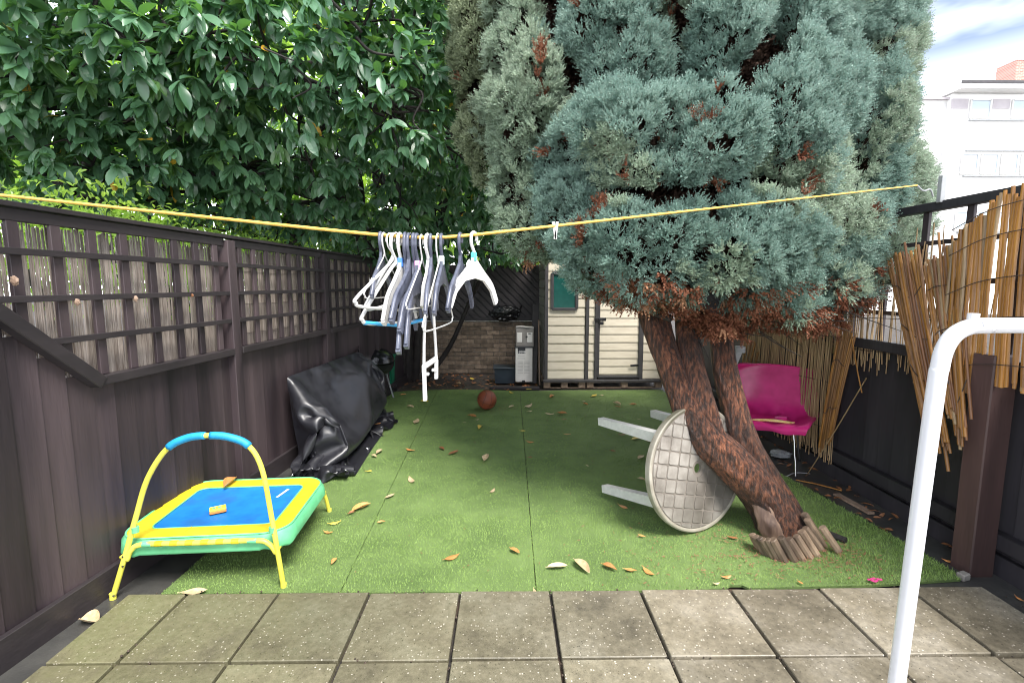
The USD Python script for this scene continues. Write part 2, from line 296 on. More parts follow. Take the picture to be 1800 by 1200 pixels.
M['slab'] = usdkit.material(stage, L_ + 'paving_slab', {
    'g': ('geometry', {}), 'oi': ('object_info', {}), 'n1': ('noise_texture', {'scale': 3.0, 'detail': 6.0, 'roughness': .65}), 'n2': ('noise_texture', {'scale': 38, 'detail': 5.0, 'roughness': .7}),
    'v': ('voronoi_texture', {'scale': 95}), 'v2': ('voronoi_texture', {'scale': 160}),
    'r1': ('rgb_ramp', {'ramp': [(.3, (.105, .092, .066)), (.5, (.195, .17, .122)), (.74, (.30, .27, .215))]}),
    'r2': ('rgb_ramp', {'ramp': [(.25, (.6, .6, .6)), (.75, (1.25, 1.25, 1.25))]}), 'm1': ('mix', {'mix_type': 'multiply', 'fac': 1.0}),
    'sv': ('separate_color', {}), 'rs': ('rgb_ramp', {'ramp': [(.86, (0, 0, 0)), (.90, (1, 1, 1))]}), 'rd': ('rgb_ramp', {'ramp': [(.2, (1, 1, 1)), (.38, (0, 0, 0))]}), 'sp': ('math', {'math_type': 'multiply'}), 'm2': ('mix', {'color2': (.58, .53, .45)}),
    'sv2': ('separate_color', {}), 'rs2': ('rgb_ramp', {'ramp': [(.86, (0, 0, 0)), (.9, (1, 1, 1))]}), 'sp2': ('math', {'math_type': 'multiply'}), 'm3': ('mix', {'color2': (.05, .042, .032)}),
    'sx': ('separate_xyz', {}), 'alg': ('map_range', {'from_min': -2.0, 'from_max': .9, 'to_min': .68, 'to_max': .0, 'clamp': True}), 'an': ('math', {'math_type': 'multiply'}), 'ar': ('rgb_ramp', {'ramp': [(.30, (.12,) * 3), (.6, (1, 1, 1))]}),
    'm4': ('mix', {'mix_type': 'mix', 'color2': (.085, .098, .022)}), 'hv': ('map_range', {'from_min': 0., 'from_max': 1., 'to_min': .82, 'to_max': 1.18}), 'h': ('hsv', {}),
    'b': ('bump', {'strength': .5, 'distance': .003}), 'ro': ('map_range', {'from_min': .3, 'from_max': .7, 'to_min': .32, 'to_max': .62}), 'p': ('principled_bsdf', {'specular_ior_level': .5})},
    [('g.position', 'n1.vector'), ('g.position', 'n2.vector'), ('g.position', 'v.vector'), ('g.position', 'v2.vector'), ('n1.fac', 'r1.fac'), ('n2.fac', 'r2.fac'), ('r1.color', 'm1.color1'), ('r2.color', 'm1.color2'),
     ('v.color', 'sv.color'), ('sv.r', 'rs.fac'), ('v.distance', 'rd.fac'), ('rs.color', 'sp.value1'), ('rd.color', 'sp.value2'), ('sp.value', 'm2.fac'), ('m1.color', 'm2.color1'),
     ('v2.color', 'sv2.color'), ('sv2.r', 'rs2.fac'), ('rs2.color', 'sp2.value1'), ('rd.color', 'sp2.value2'), ('sp2.value', 'm3.fac'), ('m2.color', 'm3.color1'),
     ('g.position', 'sx.vector'), ('sx.x', 'alg.value'), ('n1.fac', 'ar.fac'), ('alg.result', 'an.value1'), ('ar.color', 'an.value2'), ('an.value', 'm4.fac'), ('m3.color', 'm4.color1'),
     ('oi.random', 'hv.value'), ('hv.result', 'h.value'), ('m4.color', 'h.color'), ('h.color', 'p.base_color'), ('n2.fac', 'b.height'), ('b.normal', 'p.normal'), ('n1.fac', 'ro.value'), ('ro.result', 'p.roughness')], surface='p.BSDF')
M['turf_back'] = mottle('turf_backing', (.085, .14, .038), (.15, .225, .07), 3.0, .8, bump=.8, bscale=300)
M['turf'] = usdkit.material(stage, L_ + 'turf_blade', {
    'g': ('geometry', {}), 'n': ('noise_texture', {'scale': 1.3, 'detail': 4.0}), 'n2': ('noise_texture', {'scale': 14, 'detail': 3.0}), 'a': ('math', {'math_type': 'multiply', 'value2': .5}), 'c': ('math', {'math_type': 'multiply_add', 'value2': .35}),
    'd': ('math', {'math_type': 'multiply_add', 'value2': .25}), 'r': ('rgb_ramp', {'ramp': [(.25, (.14, .225, .055)), (.5, (.255, .375, .105)), (.8, (.44, .54, .21))]}), 'p': ('principled_bsdf', {'roughness': .5, 'specular_ior_level': .15})},
    [('g.position', 'n.vector'), ('g.position', 'n2.vector'), ('n2.fac', 'a.value1'), ('g.random_per_island', 'c.value1'), ('a.value', 'c.value3'), ('n.fac', 'd.value1'), ('c.value', 'd.value3'), ('d.value', 'r.fac'), ('r.color', 'p.base_color')], surface='p.BSDF')

# ================================================================== the ground
gp = np.array([[-60, -20, -.012], [60, -20, -.012], [60, 90, -.012], [-60, 90, -.012]])
obj('ground', (gp, np.array([[0, 1, 2, 3]])), M['ground'], kind='structure')
obj('concrete_path', prism(Polygon([(-2.12, -.6), (-1.60, -.6), (-1.60, 3.0), (-1.72, 4.0), (-1.95, 4.0)]), -.008, .002), M['path'], kind='structure')
obj('side_path', prism(Polygon([(2.1, 2.30), (2.62, 1.2), (2.75, 1.2), (2.75, 4.6), (2.2, 5.0), (2.2, 3.9), (2.38, 3.4)]), -.009, .001), M['path'], kind='structure')

rng = np.random.default_rng(7)
patio = thing('patio', kind='structure')
obj('bedding', prism(sbox(-1.9, -.55, 2.42, 2.29), -.010, .004), M['ground'], patio)
xs = [.221 + .4525 * k for k in range(-6, 7)]
for r in range(6):
    y1 = 2.272 - r * .4535; y0 = y1 - .4535
    for a, b in zip(xs[:-1], xs[1:]):
        a2, b2 = max(a, -1.885), min(b, 2.42)
        if b2 - a2 < .08: continue
        g = .0075
        if a > 2.0 and r < 2:   # the last slab is cut on the slant
            pass
        w, d = b2 - a2 - 2 * g, y1 - y0 - 2 * g
        v, f = cbox((round(w, 4), round(d, 4), .034), .003)
        tilt = rng.normal(0, .0025, 2)
        v = v.copy(); v[:, 2] += v[:, 0] * tilt[0] + v[:, 1] * tilt[1]
        obj('slab', (v + [(a2 + b2) / 2 + rng.normal(0, .0012), (y0 + y1) / 2 + rng.normal(0, .0015), .017 + rng.normal(.0, .0025)], f), M['slab'], patio)
# grit and bits in the joints
mb = MB()
for k in range(260):
    if rng.random() < .6:
        x, y = rng.choice(xs[1:-1]) + rng.normal(0, .003), rng.uniform(1.2, 2.27)
    else:
        x, y = rng.uniform(-1.8, 2.3), rng.choice([2.272, 2.272, 1.8185]) + rng.normal(0, .006)
    m = trimesh.creation.icosphere(0, rng.uniform(.002, .006)); m.apply_translation([x, y, rng.uniform(.018, .036)]); mb.mesh(m)
obj('grit', mb, M['grit'], patio, kind='stuff')

# ------------------------------------------------------------------ artificial turf: three strips and their pile
turf_poly = Polygon([(-1.74, 2.29), (.9, 2.285), (1.12, 2.30), (1.16, 2.325), (1.22, 2.325), (1.24, 2.30), (1.9, 2.315), (2.40, 2.36), (2.425, 2.40), (2.40, 2.75), (2.33, 3.3), (2.28, 3.7), (2.16, 4.3), (2.26, 5.4), (2.3, 6.98), (.9, 6.98), (.25, 6.93), (-.1, 6.98), (-.7, 7.05), (-1.3, 7.0), (-1.62, 6.9), (-1.75, 5.2), (-1.72, 3.9)])
turf = thing('artificial_turf', kind='structure')
cuts = [LineString([(-.83, 2.0), (-1.02, 7.3)]), LineString([(.148, 2.0), (.205, 7.3)])]
body = turf_poly
for c in cuts: body = body.difference(c.buffer(.0018))
for g in sorted(body.geoms, key=lambda g: g.centroid.x):
    obj('turf_strip', prism(g.buffer(-.001), .0035, .016), M['turf_back'], turf)
rng = np.random.default_rng(11)
P = []
for (y0, y1, dens) in ((2.25, 3.1, 17000), (3.1, 4.2, 9000), (4.2, 5.6, 5200), (5.6, 7.1, 3200)):
    n = int((y1 - y0) * 4.3 * dens)
    P.append(np.column_stack([rng.uniform(-1.8, 2.5, n), rng.uniform(y0, y1, n)]))
P = np.vstack(P)
P = P[shapely.contains_xy(body.buffer(.004), P[:, 0], P[:, 1])]
edge = np.clip((P[:, 0] - 1.5) / .8, 0, 1) * np.clip((3.9 - P[:, 1]) / 1, 0, 1)
clump = meshkit.fbm(np.column_stack([P * 3.0, np.zeros(len(P))]), 3, 4)
n = len(P); az = rng.uniform(0, 2 * PI, n); h = rng.uniform(.005, .0085, n) * (1 + 1.3 * edge) * (.7 + .6 * clump); w = .0011 + .00055 * P[:, 1] * .5
lean = rng.uniform(.3, 1.3, n) * h
ca, sa = np.cos(az), np.sin(az)
base = np.column_stack([P, np.full(n, .0155)])
sidev = np.column_stack([-sa, ca, np.zeros(n)]) * w[:, None]
tip = base + np.column_stack([ca * lean, sa * lean, h])
V = np.stack([base - sidev, base + sidev, tip], 1).reshape(-1, 3)
obj('grass_blades', (V, np.arange(3 * n).reshape(-1, 3)), M['turf'], turf, kind='stuff')

# ================================================================== left fence
FA = YAW + math.atan(55 / 850); FU = np.array([math.sin(FA), math.cos(FA), 0]); FN = np.array([math.cos(FA), -math.sin(FA), 0]); F0 = at_z(0, 1180)
Z3 = np.array([0, 0, 1.0])
def LF(s, z, off=0.0): return F0 + FU * s + FN * off + Z3 * z
def lf_s(px, py=500): return float((at_plane(px, py, F0, FN) - F0) @ FU)
lf = thing('garden_fence', 'dark stained garden fence with square trellis on top, behind the trampoline', 'fence', LF(2.0, 0))
S_BACK = 6.75
posts = [lf_s(400), lf_s(566)]; gap_ = 1.53
posts = [posts[0] - 3.6, posts[0] - 1.85, posts[0], posts[1], posts[1] + 1.5, S_BACK]
s_slope1, s_slope0 = lf_s(160, 665), lf_s(160, 665) - .78
def trellis_bottom(s): return 1.10 if s > s_slope1 else min(1.80, 1.10 + (s_slope1 - s) / .78 * .70)
rng = np.random.default_rng(3)
s = -2.4
while s < S_BACK:
    w = .118 + rng.normal(0, .006); t = trellis_bottom(s + w / 2) - .02
    z0 = .135; R = np.stack([FU, FN, Z3], 1) @ rotz(.10 + rng.normal(0, .02))
    c = LF(s + w / 2, (z0 + t) / 2, -.012 + rng.normal(0, .002))
    obj('board', MB().box(c, (w - .002, .016, t - z0), .002, R), M['fence'], lf)
    s += w
s = -2.4
for a, b in zip([-2.4] + posts[1:-1], posts[1:]):
    obj('gravel_board', MB().bar(LF(a, .072, .012), LF(b - .004, .072, .012), .145, .03, Z3, .003), M['rail'], lf)
for sp in posts[1:]:
    obj('post', MB().bar(LF(sp, 0, .005), LF(sp, 1.86, .005), .085, .085, FU, .004), M['fence'], lf)
for a, b in zip(posts[:-1], posts[1:]):
    a2, b2 = a + .045, b - .045
    for z, h_, off, nm in ((1.845, .05, .0, 'top_rail'), (1.695, .028, .036, 'trellis_rail'), (1.50, .028, .036, 'trellis_rail'), (1.31, .028, .036, 'trellis_rail')):
        a3 = a2
        if z < 1.80 and a2 < s_slope1 and trellis_bottom(a2) > z: a3 = max(a2, s_slope1 - (z - 1.10) / .70 * .78 + .02)
        if b2 - a3 < .1: continue
        obj(nm, MB().bar(LF(a3, z, off), LF(b2, z, off), h_, .02 if nm == 'trellis_rail' else .045, Z3, .002), M['rail'], lf)
    if b > s_slope1:
        obj('bottom_rail', MB().bar(LF(max(a2, s_slope1), 1.095, .025), LF(b2, 1.095, .025), .045, .06, Z3, .003), M['rail'], lf)
    k = int(round((b2 - a2) / .168)); step = (b2 - a2) / k
    for i in range(k):
        s = a2 + (i + .5) * step; zb = trellis_bottom(s) + .02
        if 1.82 - zb < .12: continue
        obj('trellis_slat', MB().bar(LF(s, zb, .012), LF(s, 1.82, .012), .046, .018, FU, .002), M['fence'], lf)
obj('sloping_rail', MB().bar(LF(s_slope1 + .01, 1.085, .03), LF(s_slope0, 1.79, .03), .06, .06, Z3, .004), M['rail'], lf)
obj('capping', MB().bar(LF(-2.4, 1.885, .0), LF(S_BACK, 1.885, .0), .022, .085, Z3, .003), M['rail'], lf)

# reed screens fixed behind the trellis panels
words = ['weathered reed screen behind the nearest trellis panel, above the sloping rail', 'pale grey reed screen behind the trellis panel nearest the trampoline', 'reed screen behind the trellis panel above the black tarpaulin', 'shaded reed screen behind the farthest trellis panel']
for i, (a, b) in enumerate(zip(posts[1:-1], posts[2:])):
    mb = MB(); s = a + .02
    while s < b - .02:
        r = rng.uniform(.0028, .0045); s += 1.75 * r + (rng.uniform(0, .003) if rng.random() < .16 else 0)
        zb = max(1.06, trellis_bottom(s) - .05) + rng.uniform(0, .02)
        top = 1.81 + rng.uniform(-.025, .02); tl = rng.normal(0, .006)
        if top - zb > .05: mb.tube([LF(s, zb, -.045), LF(s + tl * .5, (zb + top) / 2, -.042 + rng.normal(0, .002)), LF(s + tl, top, -.045)], r, 5, False)
    rs = thing('reed_screen', words[i] if i < 4 else None, 'reed screen', LF((a + b) / 2, 1.06, -.04), 'reed screens fixed behind the trellis')
    obj('reeds', mb, M['reed'], rs, smooth=True, kind='stuff')
    w = MB()
    for z in (1.2, 1.42, 1.66):
        if trellis_bottom(a + .1) < z: w.tube([LF(a + .03, z, -.037), LF((a + b) / 2, z - .012, -.036), LF(b - .03, z, -.037)], .0016, 4)
    if w.v: obj('binding_wire', w, M['wire'], rs)

# ================================================================== right fence
XR = 2.70
def RF(y, z, off=0.0): return np.array([XR - off, y, z])        # off: towards the garden
rf = thing('boarded_fence', 'black boarded fence with open trellis top, hung with cane screens on the right', 'fence', RF(3.2, 0))
rng = np.random.default_rng(5)
y = .3
while y < 7.3:
    w = .14 + rng.normal(0, .006)
    R = np.stack([[0, 1, 0], [-1, 0, 0], [0, 0, 1.0]], 1) @ rotz(.08 + rng.normal(0, .02))
    obj('board', MB().box(RF(y + w / 2, .62, .012), (w + .010, .018, 1.06), .002, R), M['fence_r'], rf); y += w
yp = [.55, 2.46, 4.35, 6.2]
obj('lower_rail', MB().bar(RF(.3, .20, .055), RF(7.3, .20, .055), .085, .055, Z3, .004), M['fence_r'], rf)
obj('gravel_board', MB().bar(RF(.3, .05, .040), RF(7.3, .05, .040), .13, .03, Z3, .003), M['fence_r'], rf)
obj('middle_rail', MB().bar(RF(.3, 1.13, .05), RF(7.3, 1.13, .05), .07, .05, Z3, .004), M['fence_r'], rf)
for yy in yp:
    obj('post', MB().bar(RF(yy, -.01, .15 if yy < 3 else -.07), RF(yy, 1.2 if yy < 3 else 2.0, .15 if yy < 3 else -.07), .12, .13, [0, 1, 0], .006), M['post'], rf)
obj('top_rail', MB().bar(RF(.3, 2.045, .0), RF(7.3, 2.045, .0), .055, .06, Z3, .004), M['fence_r'], rf)
for z in (1.36, 1.58, 1.82):
    obj('trellis_rail', MB().bar(RF(.3, z, .012), RF(7.3, z, .012), .028, .02, Z3, .002), M['fence'], rf)
y = .45
while y < 7.2:
    obj('trellis_slat', MB().bar(RF(y, 1.15, -.012), RF(y, 2.02, -.012), .045, .02, [0, 1, 0], .002), M['fence'], rf); y += .30
obj('lamp_bracket_post', MB().bar(RF(3.02, 2.06, .03), RF(3.02, 2.22, .03), .03, .03, [0, 1, 0], .002), M['silver'], rf)

# cane screens: each cane a part; wires tie them together
def canes(name, label, pairs, r0, mats, wires, parts=True, rmat=None, jitter=1.0, seed=1, sides=7, nodes=True):
    rg = np.random.default_rng(seed)
    t = thing(name, label, 'cane screen' if parts else 'reed screen', pairs[len(pairs) // 2][0])
    mb = MB()
    for a, b in pairs:
        a, b = np.asarray(a, float), np.asarray(b, float); L = np.linalg.norm(b - a)
        r = r0 * rg.uniform(.72, 1.12); bow = rg.normal(0, .006 * L, 3)
        k = 9 if parts else 3; tt = np.linspace(0, 1, k)
        pts = a + (b - a) * tt[:, None] + bow * np.sin(PI * tt)[:, None]
        rad = np.full(k, r)
        if parts:
            rad = r * (1 + .02 * rg.normal(size=k)); rad[rg.integers(1, k - 1)] *= 1.16; rad[rg.integers(1, k - 1)] *= 1.12
            obj('cane', MB().tube(pts, rad, sides), M[mats[rg.integers(len(mats))]], t, smooth=35)
        else: mb.tube(pts, rad, 5, False)
    if not parts: obj('reeds', mb, M[rmat], t, smooth=True, kind='stuff')
    for path in wires: obj('binding_wire', MB().tube(smooth_path(path, 20), .0026, 5), M['wire'], t, smooth=True)
    return t
rng = np.random.default_rng(21)
# nearest: tall honey-coloured canes
pr, y = [], 2.70
while y > 1.45:
    top = 1.80 + .24 * np.clip((2.70 - y) / .28, 0, 1) + rng.normal(0, .018); bot = .99 + rng.normal(0, .012) + (.07 if y < 2.42 else 0)
    off = .20 + rng.normal(0, .004); tl = rng.normal(.0, .012)
    pr.append((RF(y + tl, bot, off), RF(y + .05, top, off - .02))); y -= rng.uniform(.0135, .0195)
A_w = [[RF(2.72, z, .215), RF(2.5, z + .08, .222), RF(2.2, z + .11, .222), RF(1.9, z + .10, .222), RF(1.45, z + .12, .222)] for z in (1.06, 1.30, 1.50, 1.72, 1.86)]
canes('cane_screen', 'tall honey-coloured cane screen beside the white metal frame at the right edge', pr, .0095, ['cane0', 'cane0', 'cane0', 'cane1', 'cane2'], A_w, seed=2)
# slipped: leaning canes that fan down
def fan(name, label, top, bot, n, r, mats, seed, wires, jz=.05):
    rg = np.random.default_rng(seed); pairs = []
    for i in range(n):
        t = i / (n - 1); a = np.array(top[0]) * (1 - t) + np.array(top[1]) * t; b = np.array(bot[0]) * (1 - t) + np.array(bot[1]) * t
        pairs.append((b + [rg.normal(0, .004), rg.normal(0, .004), rg.normal(0, jz)], a + [rg.normal(0, .004), 0, rg.normal(0, jz)]))
    W = []
    for u in wires: W.append([pairs[i][1] * (1 - u) + pairs[i][0] * u + [-.014, 0, 0] for i in np.linspace(0, n - 1, 5).astype(int)])
    return canes(name, label, pairs, r, mats, W, seed=seed)
pl = lambda px, py, off: at_plane(px, py, [XR - off, 0, 0], [1, 0, 0])
fan('cane_screen', 'dark orange canes slipped from the fence and leaning, just left of the white frame pole', (pl(1560, 462, .10), pl(1612, 440, .10)), (pl(1625, 742, .26), pl(1672, 800, .26)), 24, .0075, ['cane0', 'cane1', 'cane1', 'cane3'], 31, (.2, .45, .7))
fan('cane_screen', 'brown canes hanging crooked behind the bend of the white frame, with ragged lower ends', (pl(1626, 452, .12), pl(1688, 430, .12)), (pl(1668, 735, .28), pl(1702, 765, .28)), 22, .0075, ['cane1', 'cane2', 'cane3', 'cane0'], 32, (.2, .5, .8))
fan('cane_screen', 'narrow bundle of orange canes leaning behind the right side of the pink chair', (pl(1478, 560, .10), pl(1502, 590, .10)), (pl(1438, 790, .16), pl(1462, 772, .16)), 20, .006, ['cane0', 'cane1', 'cane1'], 33, (.3, .7), .03)
fan('cane_screen', 'small sheaf of tan canes standing between tree trunk and pink chair', (pl(1318, 590, .10), pl(1334, 612, .10)), (pl(1290, 720, .16), pl(1312, 705, .16)), 9, .006, ['cane1', 'cane2', 'cane0'], 34, (.4,), .03)
# thin reeds
pr, y = [], 5.25
while y > 3.72:
    pr.append((RF(y + rng.normal(0, .012), .10 + rng.uniform(0, .10) + (.1 if y > 4.9 else 0), .085 + rng.normal(0, .004)), RF(y + rng.normal(0, .02), 1.32 + rng.normal(0, .05), .085))); y -= rng.uniform(.0075, .011)
canes('reed_screen', 'beige reed screen standing low behind the pink chair', pr, .0042, [], [[RF(5.2, z, .094), RF(4.5, z - .03, .096), RF(3.74, z, .094)] for z in (.4, .78, 1.15)], False, 'reed_tan', seed=41)
pr, y = [], 5.9
while y > 2.62:
    if not (3.05 < y < 3.5 and rng.random() < .3):
        pr.append((RF(y + rng.normal(0, .02), .99 + rng.normal(0, .04), .05 + rng.normal(0, .004)), RF(y + rng.normal(0, .035), 1.74 + rng.normal(0, .09), .05)))
    y -= rng.uniform(.010, .019)
canes('reed_screen', 'thin sparse reed screen with daylight through it, between conifer and leaning canes', pr, .0042, [], [[RF(5.8, z, .058), RF(4.2, z - .02, .060), RF(2.7, z + .03, .058)] for z in (1.08, 1.32, 1.56)], False, 'reed_tan', seed=42)
for (a, b, lab, m) in (((1494, 575), (1515, 690), 'short loose orange cane dangling from the reed screen right of pink chair', 'cane0'), ):
    t = thing('loose_cane', lab, 'cane', pl(*a, .12)); obj('cane', MB().tube(smooth_path([pl(*a, .10), pl(1505, 640, .12), pl(*b, .13)], 10), .0045, 6), M[m], t, smooth=True)
a = at_z(1420, 832, .02); b = pl(1523, 664, .12)
obj('loose_cane', MB().tube(smooth_path([a, (a + b) / 2 + [0, 0, -.015], b], 12), .0045, 6), M['cane2'], smooth=True, label='long pale cane leaning on the black fence from beside the chair leg', cat='cane')

# ================================================================== back of the garden: brick wall, slatted fence, lintel, shed
YB = 8.42
rng = np.random.default_rng(8)
wall = thing('brick_wall', 'low old brick wall at the shaded back of the garden, left of the shed', 'wall', (-.6, YB + .1, 0))
obj('mortar_core', MB().box((-.65, YB + .125, .46), (3.3, .2, .92)), M['mortar'], wall)
for row in range(12):
    x = -2.25 + (.112 if row % 2 else 0)
    while x < .95:
        w = .215
        v, f = cbox((w, .1, .0655), .004)
        obj('brick', (v + [x + w / 2, YB + .066 + rng.normal(0, .0035), .04 + row * .0755], f), M['brick'], wall); x += .2255
sf = thing('slatted_fence', 'dark fence of diagonal slats on top of the back wall', 'fence', (-.4, YB + .1, .93))
for x0 in np.arange(-2.6, .95, .135):
    pA, pB = [x0, .97], [x0 + .88, 1.85]
    a, b = np.array([max(x0, -2.2), 0]), None
    t0, t1 = max(0, (-2.2 - x0) / .88), min(1, (.95 - x0) / .88)
    if t1 - t0 < .15: continue
    q0 = np.array([x0 + .88 * t0, YB + .08, 1.85 - .88 * t0]); q1 = np.array([x0 + .88 * t1, YB + .08, 1.85 - .88 * t1])
    obj('slat', MB().bar(q0, q1, .018, .075, [0, 1, 0], .002), M['rail'], sf)
obj('rail', MB().bar((-2.25, YB + .11, .96), (.95, YB + .11, .96), .04, .06, [0, 1, 0], .003), M['rail'], sf)
obj('rail', MB().bar((-2.25, YB + .11, 1.87), (.95, YB + .11, 1.87), .04, .06, [0, 1, 0], .003), M['rail'], sf)
obj('backing', MB().box((-.65, YB + .16, 1.42), (3.2, .015, .9)), M['fence_r'], sf)
obj('concrete_lintel', MB().box((.22, YB + .12, 1.985), (.62, .2, .15), .01), M['stone'], label='pale concrete lintel above the diagonal slats, left of the shed roof', cat='lintel')

SX0, SX1, SY0, SY1, SZ0 = .585, 2.36, 7.17, 8.38, .105
shed = thing('garden_shed', 'cream plastic garden shed with dark trim and a small green window', 'shed', ((SX0 + SX1) / 2, SY0, SZ0))
def shed_panel(x0, x1, z0, z1, y):
    n = int(round((z1 - z0) / .135)); hgt = (z1 - z0) / n
    for i in range(n):
        a, b = z0 + i * hgt, z0 + (i + 1) * hgt
        prof = np.array([(0, a), (-.008, a + .006), (-.010, a + .02), (-.002, b - .012), (.006, b - .006), (.006, b - .001), (.03, b - .001), (.03, a)])
        v = np.vstack([np.column_stack([np.full(len(prof), xx), y + prof[:, 0], prof[:, 1]]) for xx in (x0, x1)]); k = len(prof)
        q = np.stack([np.arange(k), (np.arange(k) + 1) % k, (np.arange(k) + 1) % k + k, np.arange(k) + k], 1)
        tri = [[0, j + 1, j + 2] for j in range(k - 2)]
        obj('plank', MB().add(v, np.vstack([q[:, [0, 1, 2]], q[:, [0, 2, 3]]])).add(v, np.array(tri)), M['shed'], shed)
fx = lambda px: float(at_y(px, 560, SY0)[0])
fz = lambda py: float(at_y(1000, py, SY0)[2])
ZT = 2.02
x_a, x_b, x_c, x_d, x_e = SX0, fx(1032), fx(1049), fx(1127), SX1
shed_panel(x_a + .03, x_b - .03, SZ0 + .04, ZT, SY0)
shed_panel(x_b + .03, x_c - .02, SZ0 + .04, ZT, SY0)
door_z0 = fz(662)
for nm, (xx, w) in {'corner_post': (x_a + .012, .05), 'front_mullion': (x_b, .05), 'door_post': (x_c - .005, .045), 'door_jamb': (x_d + .015, .05), 'end_post': (x_e, .05)}.items():
    obj(nm, MB().box((xx, SY0 - .006, (SZ0 + ZT) / 2), (w, .045, ZT - SZ0), .004), M['shed_dark'], shed)
shed_panel(x_d + .045, x_e - .03, SZ0 + .04, ZT, SY0)
obj('sill', MB().box(((SX0 + SX1) / 2, SY0 - .012, SZ0 + .018), (SX1 - SX0 + .06, .07, .04), .004), M['shed_dark'], shed)
door = obj('door', MB().box(((x_c + x_d) / 2, SY0 + .03, (door_z0 + 1.93) / 2), (x_d - x_c - .02, .02, 1.93 - door_z0), .002), M['shed'], shed)
n = 14; hgt = (1.90 - door_z0 - .03) / n
for i in range(n):
    a = door_z0 + .03 + i * hgt
    v = np.array([(xx, SY0 + dy, a + dz) for xx in (x_c + .045, x_d - .03) for dy, dz in ((.022, .003), (-.006, .008), (-.008, .02), (.0, hgt - .005), (.006, hgt + .003))])
    q = np.array([[j, j + 1, j + 6, j + 5] for j in range(4)])
    obj('plank', MB().add(v, q), M['shed'], door)
for (p0, p1) in (((x_c + .03, door_z0), (x_c + .03, 1.93)), ((x_d - .015, door_z0), (x_d - .015, 1.93)), ((x_c + .03, door_z0 + .0), (x_d - .015, door_z0 + .0)), ((x_c + .03, 1.93), (x_d - .015, 1.93))):
    obj('door_frame', MB().bar((p0[0], SY0 - .014, p0[1]), (p1[0], SY0 - .014, p1[1]), .028, .03, [0, 1, 0], .003), M['shed_dark'], door)
zl = fz(561)
obj('latch', MB().box((x_c + .045, SY0 - .036, zl), (.17, .014, .05), .003).box((x_c + .05, SY0 - .048, zl), (.05, .02, .03), .003), M['black_plastic'], door)
obj('padlock', MB().box((x_c + .065, SY0 - .05, zl - .055), (.045, .02, .045), .004).tube([(x_c + .052 + .026 * k / 6, SY0 - .05, zl - .03 + .022 * math.sin(PI * k / 6)) for k in range(7)], .0035, 5), M['black_plastic'], door)
obj('hinge', MB().bar((x_d - .02, SY0 - .034, fz(641)), (x_d - .15, SY0 - .034, fz(642)), .028, .008, Z3, .002), M['black_plastic'], door)
wx0, wx1, wz0, wz1 = fx(970), fx(1013), fz(543), fz(480)
win = obj('window', MB().box(((wx0 + wx1) / 2, SY0 - .012, (wz0 + wz1) / 2), (wx1 - wx0, .008, wz1 - wz0)), M['window'], shed)
for a, b in (((wx0, wz0), (wx1, wz0)), ((wx0, wz1), (wx1, wz1)), ((wx0, wz0), (wx0, wz1)), ((wx1, wz0), (wx1, wz1))):
    obj('window_frame', MB().bar((a[0], SY0 - .02, a[1]), (b[0], SY0 - .02, b[1]), .03, .045, [0, 1, 0], .004), M['shed_dark'], win)
for i in range(14):
    a = SZ0 + .04 + i * .136
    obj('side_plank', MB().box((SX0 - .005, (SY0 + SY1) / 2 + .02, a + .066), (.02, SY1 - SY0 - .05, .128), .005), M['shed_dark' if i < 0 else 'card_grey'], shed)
obj('back_wall', MB().box(((SX0 + SX1) / 2, SY1, 1.05), (SX1 - SX0, .03, 1.9)), M['shed'], shed)
obj('right_wall', MB().box((SX1 + .0, (SY0 + SY1) / 2, 1.05), (.03, SY1 - SY0 - .06, 1.9)), M['shed'], shed)
R_ = MB().add(np.array([(x, y, z + dz) for x, y, z in ((SX0 - .08, SY0 - .07, 2.05), (SX1 + .08, SY0 - .07, 2.05), (SX1 + .08, SY1 + .06, 1.97), (SX0 - .08, SY1 + .06, 1.97)) for dz in (0, .05)]), np.array([[0, 2, 4, 6], [1, 7, 5, 3], [0, 1, 3, 2], [2, 3, 5, 4], [4, 5, 7, 6], [6, 7, 1, 0]]))
obj('roof', R_, M['shed_dark'], shed)
for k, (px0, px1) in enumerate(((956, 1031), (1033, 1146))):
    x0, x1 = fx(px0), (fx(px1) if k == 0 else SX1)
    pt = thing('wooden_pallet', ('left' if k == 0 else 'right') + ' of the two wooden pallets the shed stands on', 'pallet', ((x0 + x1) / 2, SY0, .02))
    for xx in (x0 + .055, (x0 + x1) / 2, x1 - .055):
        for yy in (SY0 + .03, SY0 + .55, SY1 - .08):
            obj('block', MB().box((xx, yy, .055), (.10, .10, .075), .003), M['pallet'], pt)
    for yy in (SY0 + .03, SY0 + .3, SY0 + .55, SY0 + .85, SY1 - .08):
        obj('board', MB().box(((x0 + x1) / 2, yy, .098), (x1 - x0 - .006, .10, .011), .002), M['pallet'], pt)
    for yy in (SY0 + .03, SY0 + .55, SY1 - .08):
        obj('skid', MB().box(((x0 + x1) / 2, yy, .012), (x1 - x0 - .006, .09, .011), .002), M['pallet'], pt)

